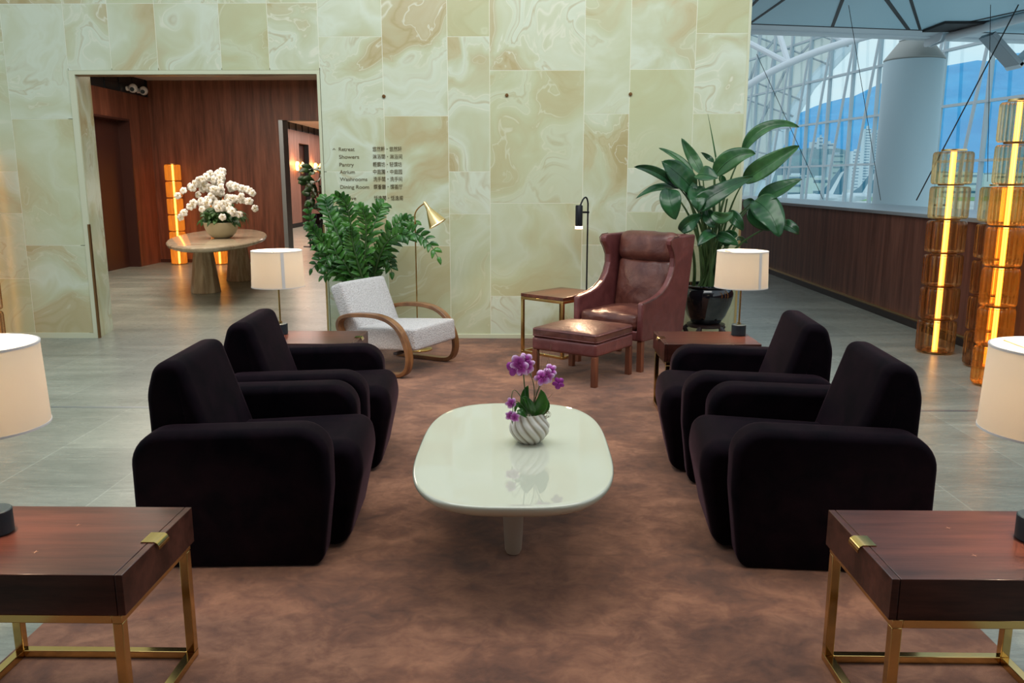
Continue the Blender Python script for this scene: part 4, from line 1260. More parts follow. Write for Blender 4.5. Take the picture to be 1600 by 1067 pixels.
# ------------------------------------------------------------------ bentwood lounge chair
def tank_chair():
    t = empty('bentwood_armchair', (-1.06, 6.62, 0.0135), R(-27), 'cream boucle lounge chair with curved bent birch arms below the wall lettering', 'lounge chair')
    # side band path, local x forward
    def path():
        P = []
        P += [(-0.275, 0.33), (-0.295, 0.385), (-0.28, 0.44), (-0.225, 0.475), (-0.11, 0.495), (0.03, 0.50), (0.12, 0.49)]
        P += [(0.205, 0.462), (0.285, 0.40), (0.338, 0.30), (0.368, 0.19), (0.36, 0.095), (0.318, 0.035), (0.24, 0.016), (0.10, 0.016), (-0.10, 0.016), (-0.22, 0.018)]
        P = [(x, 0.016 + (z - 0.016) * 0.93) for x, z in P]
        # Catmull-Rom
        out = []
        for i in range(len(P) - 1):
            p0 = P[max(i - 1, 0)]; p1 = P[i]; p2 = P[i + 1]; p3 = P[min(i + 2, len(P) - 1)]
            for k in range(5):
                s = k / 5
                out.append(tuple(0.5 * ((2 * p1[a]) + (-p0[a] + p2[a]) * s + (2 * p0[a] - 5 * p1[a] + 4 * p2[a] - p3[a]) * s * s + (-p0[a] + 3 * p1[a] - 3 * p2[a] + p3[a]) * s ** 3) for a in (0, 1)))
        out.append(P[-1]); return out
    P = path()
    for s in (-1, 1):
        bm = B(); th = 0.016; y0, y1 = s * 0.335 - 0.035, s * 0.335 + 0.035
        rows = []
        for i, p in enumerate(P):
            a = P[max(i - 1, 0)]; b = P[min(i + 1, len(P) - 1)]
            d = Vector((b[0] - a[0], b[1] - a[1])).normalized(); nn = Vector((-d.y, d.x)) * th
            rows.append([bm.verts.new(q) for q in ((p[0] + nn.x, y0, p[1] + nn.y), (p[0] + nn.x, y1, p[1] + nn.y), (p[0] - nn.x, y1, p[1] - nn.y), (p[0] - nn.x, y0, p[1] - nn.y))])
        for a, b in zip(rows, rows[1:]):
            for k in range(4): bm.faces.new((a[k], a[(k + 1) % 4], b[(k + 1) % 4], b[k]))
        bm.faces.new(rows[0]); bm.faces.new(rows[-1])
        build('bent_arm', bm, 'bent_wood', t, bevel=0.005, bseg=2, bangle=60, smooth=50)
    bm = B()
    m_ = Matrix.Translation((0.10, 0, 0.275)) @ Matrix.Rotation(R(-4), 4, 'Y')
    rbox(bm, 0.300, 0.292, 0.086, 0.022, mtx=m_, puff=(0.004, 0.004, 0.012))
    build('seat', bm, 'boucle', t)
    bm = B()
    m_ = Matrix.Translation((-0.270, 0, 0.435)) @ Matrix.Rotation(R(-22), 4, 'Y')
    rbox(bm, 0.066, 0.293, 0.265, 0.03, mtx=m_, puff=(0.012, 0.003, 0.004))
    build('backrest', bm, 'boucle', t)
    bm = B(); box(bm, -0.10, -0.06, -0.31, 0.31, 0.145, 0.17); box(bm, 0.20, 0.24, -0.31, 0.31, 0.165, 0.185)
    build('cross_rail', bm, 'ebony', t, bevel=0.004)


tank_chair()


# ------------------------------------------------------------------ leather wing chair and ottoman
def wing_chair():
    ang = math.atan2(-0.82, -0.58)
    t = empty('wing_chair', (0.905, 6.888, 0.0125), math.atan2(-0.77, -0.64), 'burgundy leather wing chair with a head roll and square wooden legs by the wall', 'armchair')
    side = [(0.385, 0.245), (0.385, 0.552), (0.30, 0.563), (0.20, 0.578), (0.10, 0.608), (0.02, 0.655), (-0.04, 0.725), (-0.075, 0.805), (-0.075, 0.875), (-0.045, 0.935), (-0.005, 0.985),
            (0.002, 1.022), (-0.03, 1.045), (-0.12, 1.050), (-0.25, 1.050), (-0.40, 1.055), (-0.365, 0.80), (-0.315, 0.50), (-0.265, 0.245)]
    for s in (-1, 1):
        bm = B()
        # wing flares outwards at the top front
        sd = round_poly([(x, z, 0.02) for x, z in side], 3)
        prism(bm, sd, s * 0.282, s * 0.335)
        for v in bm.verts:
            k = max(0, (v.co.z - 0.62) / 0.46)
            v.co.y += s * 0.012 * k
        build('side_panel', bm, 'leather', t, bevel=0.012, bseg=3, bangle=50, smooth=50)
        # piping along the front edge of the side panel
        bm = B()
        pp = [Vector((x, s * (0.335 + 0.012 * max(0, (z - 0.62) / 0.46)), z)) for x, z in side[1:14]]
        rail(bm, pp, 0.0045, 6); build('piping', bm, 'leather_worn', t)
    bm = B()
    prism(bm, [(-0.265, 0.245), (-0.20, 0.245), (-0.30, 1.04), (-0.395, 1.055)], -0.295, 0.295, 'XZ')
    build('back_panel', bm, 'leather', t, bevel=0.01)
    bm = B(); box(bm, -0.25, 0.375, -0.283, 0.283, 0.245, 0.325); build('seat_frame', bm, 'leather', t, bevel=0.012)
    rnd = Vector((3.1, 1.7, 0.2))
    def wr(amp, sc):
        def f(p, u):
            nz = noise.fractal(p * sc + rnd, 1.0, 2.0, 4)
            return p + Vector((0, 0, 0)) + Vector((nz, nz * 0.5, nz)) * amp
        return f
    bm = B(); rbox(bm, 0.31, 0.276, 0.058, 0.035, c=(0.065, 0, 0.384), puff=(0.01, 0, 0.030), fn=wr(0.012, 8), mid=14); build('seat_cushion', bm, 'leather_worn', t)
    bm = B(); m_ = Matrix.Translation((-0.205, 0, 0.625)) @ Matrix.Rotation(R(-10), 4, 'Y')
    rbox(bm, 0.065, 0.272, 0.215, 0.045, mtx=m_, puff=(0.035, 0, 0), fn=wr(0.010, 7), mid=14); build('back_cushion', bm, 'leather_worn', t)
    bm = B(); m_ = Matrix.Translation((-0.235, 0, 0.945)) @ Matrix.Rotation(R(-8), 4, 'Y')
    rbox(bm, 0.075, 0.280, 0.125, 0.070, mtx=m_, puff=(0.03, 0, 0.006), fn=wr(0.006, 7), mid=10); build('head_roll', bm, 'leather_worn', t)
    for x, y in ((0.352, 0.305), (0.352, -0.305), (-0.23, 0.28), (-0.23, -0.28)):
        bm = B(); box(bm, x - 0.022, x + 0.022, y - 0.022, y + 0.022, 0, 0.247); build('leg', bm, 'leg_wood', t, bevel=0.003)
    # ottoman
    t = empty('footstool', (0.448, 6.275, 0.0125), ang, 'burgundy leather footstool with a padded top in front of the wing chair', 'footstool')
    hx, hy = 0.285, 0.285
    bm = B(); rbox(bm, hx, hy, 0.05, 0.02, c=(0, 0, 0.275), mid=4); build('seat_frame', bm, 'leather', t)
    bm = B(); rbox(bm, hx - 0.002, hy - 0.002, 0.036, 0.018, c=(0, 0, 0.360), puff=(0.004, 0.004, 0.028), fn=wr(0.005, 8), mid=14); build('cushion', bm, 'leather_worn', t)
    bm = B()
    for z in (0.337, 0.384):
        q = [Vector((p[0], p[1], z)) for p in round_poly([(-hx, -hy, 0.03), (hx, -hy, 0.03), (hx, hy, 0.03), (-hx, hy, 0.03)], 4)]
        rail(bm, q + [q[0]], 0.0040, 6)
    build('piping', bm, 'leather', t)
    for sx in (-1, 1):
        for sy in (-1, 1):
            x, y = sx * (hx - 0.024), sy * (hy - 0.024)
            bm = B(); box(bm, x - 0.021, x + 0.021, y - 0.021, y + 0.021, 0, 0.228); build('leg', bm, 'leg_wood', t, bevel=0.003)


wing_chair()


def brass_table():
    ang = math.atan2(-0.66, 0.75)
    t = empty('open_side_table', (0.325, 7.225, 0.0125), ang, 'reddish wood side table on an open brass frame left of the wing chair', 'side table')
    hx, hy = 0.237, 0.28
    bm = B(); box(bm, -hx, hx, -hy, hy, 0.50, 0.53); build('tabletop', bm, 'red_wood', t, bevel=0.003)
    w = 0.026
    for z0, z1 in ((0.476, 0.4995), (0, 0.022)):
        bm = B()
        box(bm, -hx + w, hx - w, -hy, -hy + w, z0, z1); box(bm, -hx + w, hx - w, hy - w, hy, z0, z1)
        box(bm, -hx, -hx + w, -hy, hy, z0, z1); box(bm, hx - w, hx, -hy, hy, z0, z1)
        build('frame_rail', bm, 'brass', t, bevel=0.002, bseg=2)
    for x in (-hx, hx - w):
        for y in (-hy, hy - w):
            bm = B(); box(bm, x + 0.0004, x + w - 0.0004, y + 0.0004, y + w - 0.0004, 0.0215, 0.4765); build('leg', bm, 'brass', t, bevel=0.002, bseg=2)


brass_table()


# ------------------------------------------------------------------ floor lamps
def floor_lamps():
    t = empty('brass_floor_lamp', (-0.965, 7.28, 0.0125), 0, 'slim brass floor lamp with a lit conical head behind the white bentwood chair', 'floor lamp')
    bm = B(); lathe(bm, [(0.13, 0), (0.13, 0.010), (0.125, 0.014), (0.012, 0.016)], 40); build('base', bm, 'brass', t)
    bm = B()
    rail(bm, [(0, 0, 0.012), (0, 0, 1.14)] + bez((0, 0, 1.16), (0.012, 0, 1.235), (0.085, 0, 1.300), 10), 0.0065, 10)
    cyl(bm, (0, 0, 0), 0.010, 1.10, 1.14, 12)
    build('pole', bm, 'brass', t)
    A = Vector((0.088, 0, 1.305)); d = Vector((0.52, -0.10, -0.85)).normalized()
    q = Matrix.Translation(A) @ d.to_track_quat('Z', 'Y').to_matrix().to_4x4()
    bm = B()
    lathe(bm, [(0.010, -0.01), (0.014, 0.0), (0.019, 0.05), (0.026, 0.075), (0.032, 0.085), (0.084, 0.215), (0.082, 0.215), (0.030, 0.088), (0.005, 0.085)], 40)
    bmesh.ops.transform(bm, matrix=q, verts=bm.verts); sh = build('lamp_shade', bm, 'brass_soft', t)
    bm = B(); lathe(bm, [(0.022, 0.100), (0.026, 0.108), (0.076, 0.205), (0.0755, 0.206), (0.02, 0.104)], 32, cap0=True, cap1=False)
    bmesh.ops.transform(bm, matrix=q, verts=bm.verts); build('reflector', bm, 'cone_in', sh)
    p = A + d * 0.17
    l = bpy.data.lights.new('cone_light', 'SPOT'); l.energy = 9; l.color = (1, 0.80, 0.55); l.spot_size = R(110); l.spot_blend = 0.6; l.shadow_soft_size = 0.03
    lo = bpy.data.objects.new('cone_light', l); C.objects.link(lo); lo.parent = t; lo.location = p; lo.rotation_euler = (-d).to_track_quat('Z', 'Y').to_euler()

    t = empty('black_reading_lamp', (0.568, 7.60, 0.012), 0, 'black reading lamp with a small cylindrical head between brass table and wing chair', 'floor lamp')
    bm = B(); lathe(bm, [(0.10, 0), (0.10, 0.010), (0.01, 0.013)], 32); build('base', bm, 'black_metal', t)
    bm = B()
    rail(bm, [(0, 0, 0.01), (0, 0, 1.27)] + bez((0, 0, 1.29), (-0.018, -0.01, 1.345), (-0.05, -0.03, 1.325), 8) + [(-0.075, -0.045, 1.27)], 0.0075, 10)
    box(bm, -0.05, 0.012, -0.02, 0.0, 1.205, 1.222)
    build('pole', bm, 'black_metal', t)
    bm = B(); lathe(bm, [(0.030, 1.090), (0.033, 1.092), (0.033, 1.272), (0.028, 1.278)], 28, c=(-0.083, -0.05, 0)); h = build('lamp_head', bm, 'black_metal', t)
    bm = B(); lathe(bm, [(0.034, 1.066), (0.034, 1.090), (0.020, 1.092)], 28, c=(-0.083, -0.05, 0)); build('glowing_ring', bm, 'spot_glow', h)
    l = bpy.data.lights.new('reading_spot', 'SPOT'); l.energy = 40; l.color = (1, 0.62, 0.38); l.spot_size = R(105); l.spot_blend = 1.0; l.shadow_soft_size = 0.03
    lo = bpy.data.objects.new('reading_spot', l); C.objects.link(lo); lo.parent = t; lo.location = (-0.083, -0.06, 1.05)
    dd = Vector((0.42 - 0.485, 6.75 - 7.54, 0.45 - 1.05)).normalized(); lo.rotation_euler = (-dd).to_track_quat('Z', 'Y').to_euler()


floor_lamps()


# ------------------------------------------------------------------ big strelitzia in a black pot
LEAVES = [
((1.902, 7.42, 1.744),(2.057, 7.32, 1.937),(2.338, 7.32, 1.943),0.110),
((1.898, 7.32, 1.491),(2.066, 7.17, 1.635),(2.273, 7.07, 1.777),0.169),
((1.641, 7.32, 1.543),(1.767, 7.22, 1.687),(1.938, 7.17, 1.714),0.163),
((1.552, 7.42, 1.553),(1.476, 7.52, 1.704),(1.376, 7.52, 1.862),0.103),
((1.461, 7.32, 1.413),(1.314, 7.22, 1.543),(1.159, 7.22, 1.653),0.222),
((1.479, 7.47, 1.562),(1.354, 7.57, 1.696),(1.188, 7.57, 1.78),0.064),
((1.328, 7.32, 1.439),(1.098, 7.12, 1.567),(0.894, 6.97, 1.604),0.085),
((1.376, 7.37, 1.424),(1.153, 7.22, 1.436),(0.936, 7.12, 1.347),0.075),
((1.223, 7.17, 1.42),(1.227, 7.07, 1.306),(1.275, 7.07, 1.17),0.178),
((1.464, 7.17, 1.252),(1.603, 7.12, 1.381),(1.94, 7.22, 1.525),0.169),
((1.471, 7.22, 1.543),(1.527, 7.12, 1.542),(1.611, 7.07, 1.512),0.142),
((1.317, 7.07, 1.076),(1.396, 7.07, 1.153),(1.529, 7.22, 1.198),0.128),
((1.593, 7.12, 1.219),(1.67, 7.07, 1.187),(1.757, 7.12, 1.233),0.103),
((1.756, 7.22, 1.215),(1.795, 7.12, 1.168),(1.855, 7.12, 1.073),0.110),
((2.023, 7.32, 1.313),(2.157, 7.17, 1.415),(2.313, 7.07, 1.505),0.149),
((1.987, 7.27, 1.327),(2.071, 7.1, 1.22),(2.136, 7.02, 1.028),0.240),
((1.972, 7.32, 1.264),(2.035, 7.27, 1.161),(2.123, 7.22, 1.073),0.151),
((2.207, 7.22, 1.128),(2.256, 7.12, 1.108),(2.334, 7.12, 1.044),0.107),
((1.66, 7.22, 1.026),(1.725, 7.12, 1.009),(1.81, 7.07, 0.956),0.098),
((1.642, 7.22, 1.041),(1.55, 7.12, 1.029),(1.465, 7.07, 0.946),0.107),
((1.671, 7.52, 1.654),(1.626, 7.57, 1.702),(1.55, 7.52, 1.739),0.046),
((1.562, 7.22, 1.25),(1.574, 7.14, 1.167),(1.616, 7.12, 1.099),0.110),
((1.459, 7.27, 1.439),(1.462, 7.14, 1.355),(1.463, 7.12, 1.245),0.160),
((1.414, 7.32, 1.491),(1.452, 7.22, 1.371),(1.576, 7.22, 1.319),0.124),
((1.728, 7.27, 0.949),(1.762, 7.17, 1.026),(1.81, 7.12, 1.03),0.124),
((1.955, 7.42, 1.243),(1.993, 7.47, 1.295),(2.037, 7.47, 1.313),0.107),
((1.889, 7.42, 0.974),(1.937, 7.47, 0.979),(1.994, 7.47, 0.943),0.053),
((1.74, 7.52, 1.544),(1.76, 7.52, 1.491),(1.808, 7.52, 1.437),0.060),
((1.663, 7.42, 1.698),(1.621, 7.42, 1.883),(1.577, 7.42, 2.063),0.014),
]


def claw_stand(t, z, r, name='stand'):
    bm = B()
    lathe(bm, [(r * 0.95, z - 0.03), (r, z - 0.022), (r, z - 0.004), (r * 0.9, z)], 32)
    for k in range(5):
        a = k * 2 * PI / 5 + 0.4; d = Vector((math.cos(a), math.sin(a), 0))
        p = [d * r * 0.9 + Vector((0, 0, z - 0.02)), d * r * 1.12 + Vector((0, 0, z - 0.05)), d * r * 0.95 + Vector((0, 0, z * 0.55)), d * r * 0.85 + Vector((0, 0, z * 0.25)), d * r * 1.08 + Vector((0, 0, 0.022)), d * r * 1.22 + Vector((0, 0, 0.024))]
        rail(bm, p, [0.018, 0.026, 0.018, 0.014, 0.018, 0.010], 8)
    build(name, bm, 'ebony', t)


def strelitzia():
    cx, cy = 1.643, 7.43
    t = empty('potted_strelitzia', (cx, cy, 0.0125), 0, 'tall bird of paradise plant in a glossy black pot on a dark carved stand', 'potted plant')
    claw_stand(t, 0.225, 0.170)
    bm = B()
    lathe(bm, [(0.118, 0.226), (0.130, 0.235), (0.172, 0.30), (0.212, 0.40), (0.230, 0.47), (0.231, 0.505), (0.218, 0.54), (0.208, 0.552), (0.221, 0.563), (0.228, 0.575), (0.220, 0.582), (0.205, 0.578), (0.200, 0.55)], 56, cap1=False)
    build('pot', bm, 'ceramic_black', t)
    bm = B(); cyl(bm, (0, 0, 0), 0.200, 0.52, 0.552, 32); build('soil', bm, 'soil', t)
    sb = B()
    rnd = random.Random(5)
    for i, (b_, m_, e_, w) in enumerate(LEAVES):
        bb = Vector(b_) - Vector((cx, cy, 0)); mm = Vector(m_) - Vector((cx, cy, 0)); ee = Vector(e_) - Vector((cx, cy, 0))
        a = rnd.uniform(0, 6.28); rr = rnd.uniform(0.02, 0.11)
        root = Vector((rr * math.cos(a) + bb.x * 0.12, rr * math.sin(a), 0.52))
        mid = root.lerp(bb, 0.55) + Vector((-(bb.x) * 0.16, 0, 0.07))
        pts = bez(root, mid, bb, 14)
        rail(sb, pts, [0.017 - 0.0125 * k / 14 for k in range(15)], 8)
        bm = B(); vl = bm.verts.layers.float.new('vein')
        pl = bez(bb, mm, ee, 22)
        ax = (ee - bb).normalized()
        tw = rnd.uniform(-0.5, 0.5)
        view = Vector((-mm.x * 0.25 - 0.2, -1, 0.25 + tw))
        pf = lambda q: (math.sin(PI * min(1, q ** 0.85 * 0.98 + 0.02)) ** 0.62) * (1 - 0.25 * q)
        if w > 0.02:
            leaf(bm, pl, w * 1.12, view, pf, fold=rnd.uniform(0.15, 0.45), wave=0.07, nv=8, vl=vl, waven=rnd.uniform(2, 5))
            rail(bm, [p - Vector((0, 0.002, 0)) for p in pl], [0.0045 * (1 - k / 24) + 0.0008 for k in range(23)], 6)
            build('leaf', bm, 'leaf_back' if i in (0, 1, 2, 3, 5, 12) else 'leaf_dark', t, solid=0.0012, smooth=60)
        else:
            rail(bm, pl, [0.007 * (1 - k / 23) + 0.001 for k in range(23)], 8); build('furled_leaf', bm, 'leaf_back', t)
    for k in range(9):      # extra stalks
        a = rnd.uniform(0, 6.28); x = rnd.uniform(-0.2, 0.22)
        rail(sb, bez((0.09 * math.cos(a), 0.09 * math.sin(a), 0.52), (x * 0.5, rnd.uniform(-.1, .1), 0.85), (x, rnd.uniform(-.12, .1), rnd.uniform(1.05, 1.35)), 10), [0.016 - 0.001 * q for q in range(11)], 8)
    build('stalk', sb, 'stem_green', t)


strelitzia()

# ------------------------------------------------------------------ zz plant
ZZ = [
((-1.486, 7.3, 0.595),(-1.716, 7.4, 1.127),(-1.777, 7.5, 1.339)),
((-1.458, 7.3, 0.595),(-1.514, 7.2, 1.138),(-1.599, 7.05, 1.37)),
((-1.486, 7.3, 0.595),(-1.681, 7.2, 0.86),(-1.825, 7.0, 1.137)),
((-1.475, 7.3, 0.595),(-1.739, 7.2, 0.832),(-1.823, 7.0, 1.291)),
((-1.475, 7.3, 0.595),(-1.682, 7.45, 0.838),(-1.957, 7.55, 0.711)),
((-1.429, 7.3, 0.595),(-1.233, 7.4, 1.014),(-0.997, 7.5, 1.134)),
((-1.418, 7.3, 0.595),(-1.088, 7.2, 1.028),(-0.747, 7.05, 0.864)),
((-1.418, 7.3, 0.595),(-1.307, 7.3, 0.852),(-1.194, 7.35, 0.705)),
((-1.441, 7.3, 0.595),(-1.365, 7.1, 1.034),(-1.402, 7.0, 1.281)),
((-1.452, 7.3, 0.595),(-1.59, 7.45, 0.953),(-1.633, 7.55, 1.149)),
((-1.429, 7.3, 0.595),(-1.344, 7.4, 1.128),(-1.271, 7.5, 1.265)),
((-1.429, 7.3, 0.595),(-1.23, 7.2, 0.944),(-0.984, 7.05, 1.027)),
((-1.452, 7.3, 0.595),(-1.625, 7.3, 0.709),(-1.81, 7.35, 0.663)),
((-1.441, 7.3, 0.595),(-1.459, 7.1, 0.869),(-1.463, 7.0, 1.094)),
((-1.463, 7.3, 0.595),(-1.675, 7.45, 1.011),(-1.688, 7.55, 1.235)),
]


def frond(bs, bl, pts, n, w0, L0, seed):
    rnd = random.Random(seed)
    m = len(pts)
    rail(bs, pts, [0.011 * (1 - i / (m - 1)) + 0.003 for i in range(m)], 6)
    for k in range(n):
        t = 0.16 + 0.84 * k / (n - 1)
        i = min(int(t * (m - 1)), m - 2); f = t * (m - 1) - i
        p = pts[i].lerp(pts[i + 1], f); tan = (pts[i + 1] - pts[i]).normalized()
        side = tan.cross(Vector((0.3, -1, 0.2))).normalized()
        L = L0 * (0.55 + 0.6 * math.sin(PI * min(1, t * 0.85 + 0.12)))
        for s in (-1, 1) if k < n - 1 else (0,):
            d = (side * s * 1.0 + tan * 0.85 + Vector((rnd.uniform(-.2, .2), rnd.uniform(-.5, .15), rnd.uniform(-.1, .2)))).normalized()
            q = bez(p, p + d * L * 0.5 + Vector((0, 0, 0.006)), p + d * L + Vector((0, 0, -0.010)), 5)
            leaf(bl, q, w0 * rnd.uniform(0.85, 1.15), Vector((rnd.uniform(-.4, .4), -1, rnd.uniform(0, .8))), fold=0.3, nv=2)


def zz_plant():
    t = empty('potted_zz_plant', (-1.46, 7.34, 0.012), 0, 'lush green ZZ plant with arching stems behind the white bentwood chair', 'potted plant')
    bm = B(); lathe(bm, [(0.13, 0), (0.15, 0.01), (0.20, 0.25), (0.205, 0.42), (0.19, 0.44), (0.18, 0.42), (0.18, 0.38)], 40, cap1=False); build('pot', bm, 'ceramic_black', t)
    bm = B(); cyl(bm, (0, 0, 0), 0.18, 0.36, 0.39, 30); build('soil', bm, 'soil', t)
    bs, bl = B(), B()
    o = Vector((-1.46, 7.34, 0.012))
    rnd = random.Random(9)
    extra = []
    for k in range(10):
        x = rnd.uniform(-1.80, -1.22); extra.append(((-1.46, 7.3, 0.595), ((x - 1.46) / 2 - 0.02, 7.3 + rnd.uniform(-.2, .2), rnd.uniform(0.75, 0.9)), (x, 7.3 + rnd.uniform(-.35, .25), rnd.uniform(0.78, 1.08))))
    for i, (b_, m_, e_) in enumerate(ZZ + extra):
        bb = Vector(b_) - o; mm = Vector(m_) - o; ee = Vector(e_) - o
        a = rnd.uniform(0, 6.28); root = Vector((0.09 * math.cos(a), 0.09 * math.sin(a), 0.38))
        mm2 = Vector((mm.x, mm.y, mm.z))
        frond(bs, bl, bez(root, mm2, ee, 18), 15 if i < len(ZZ) else 11, 0.040, 0.105, i)
    build('stem', bs, 'stem_green', t)
    build('foliage', bl, 'leaf_zz', t, solid=0.0012, smooth=60)


zz_plant()


# ------------------------------------------------------------------ stacked glass column lamps
def glass_lamp(loc, r, nseg, h, mats, lab, name='glass_column_lamp', nrib=22, glow='tube_glow', group='stacked glass column lamps', power=10, ribamp=0.035, topcap=False, detail=True, rin=None):
    t = empty(name, loc, 0, lab, 'floor lamp', group)
    seg = nrib * 6
    for k in range(nseg):
        bm = B(); lay = bm.verts.layers.float.new('rib')
        z0, z1 = k * h + 0.008, (k + 1) * h - 0.010
        prof = [(r * 0.62, z0), (r * 0.90, z0 + 0.001), (r * 0.98, z0 + 0.012), (r, z0 + 0.03), (r, z1 - 0.03), (r * 0.98, z1 - 0.012), (r * 0.90, z1 - 0.001), (r * 0.62, z1)]
        off = random.uniform(0, 1)
        fn = lambda rr, z, a, j: (rr * (1 + ribamp * math.sin(nrib * a + off)), a)
        rings = lathe(bm, prof, seg, 0, (0, 0, 0), fn, False, False)
        for ring in rings:
            for i, v in enumerate(ring): v[lay] = 0.5 + 0.5 * math.sin(nrib * 2 * PI * i / seg + off + 1.5)
        build('glass_segment', bm, mats[k], t, smooth=60)
    for k in range(nseg + 1):
        bm = B(); z = k * h
        lathe(bm, [(r * 0.40, z - 0.004), (r * 0.64, z - 0.004), (r * 0.64, z + 0.010), (r * 0.40, z + 0.010)], 32); build('brass_ring', bm, 'bronze' if 0 < k < nseg else 'brass_soft', t)
    ri = rin or r * 0.155
    bm = B(); cyl(bm, (0, 0, 0), ri, 0.012, nseg * h - 0.01, 20); build('light_tube', bm, glow, t)
    point('column_light', (0, 0, nseg * h * 0.35), power, (1.0, 0.45, 0.14), ri, t)
    return t


A_, S_, K_ = 'glass_amber', 'glass_smoke', 'glass_clear'
glass_lamp((3.665, 7.30, 0.008), 0.158, 6, 0.292, [S_, S_, S_, S_, K_, K_], 'leftmost of the right hand glass column lamps, six stacked tinted glass drums', nrib=16, ribamp=0.02)
glass_lamp((3.48, 6.08, 0.008), 0.122, 7, 0.293, [A_, A_, A_, A_, A_, K_, K_], 'tallest glass column lamp, seven stacked amber ribbed drums behind the near right lamp', nrib=24, power=16)
glass_lamp((3.80, 6.72, 0.008), 0.170, 5, 0.292, [S_, S_, S_, S_, K_], 'shorter wide brown glass column lamp half hidden behind the tallest one', nrib=16, power=5, ribamp=0.02, rin=0.016)
glass_lamp((-5.10, 7.62, 0.008), 0.150, 6, 0.292, [S_, S_, S_, S_, S_, S_], 'brown glass column lamp by the onyx wall at the far left picture edge', nrib=16, power=18)
glass_lamp((-6.37, 15.12, 0.008), 0.135, 6, 0.300, ['glass_glow'] * 6, 'amber glass column lamp in the foyer corner, six glowing drums', nrib=14, glow='tube_foyer', power=110, group='glass column lamps in the foyer')
glass_lamp((-5.62, 15.12, 0.008), 0.135, 4, 0.300, ['glass_glow'] * 4, 'lower amber glass column lamp behind the foyer table', nrib=14, glow='tube_foyer', power=90, group='glass column lamps in the foyer')


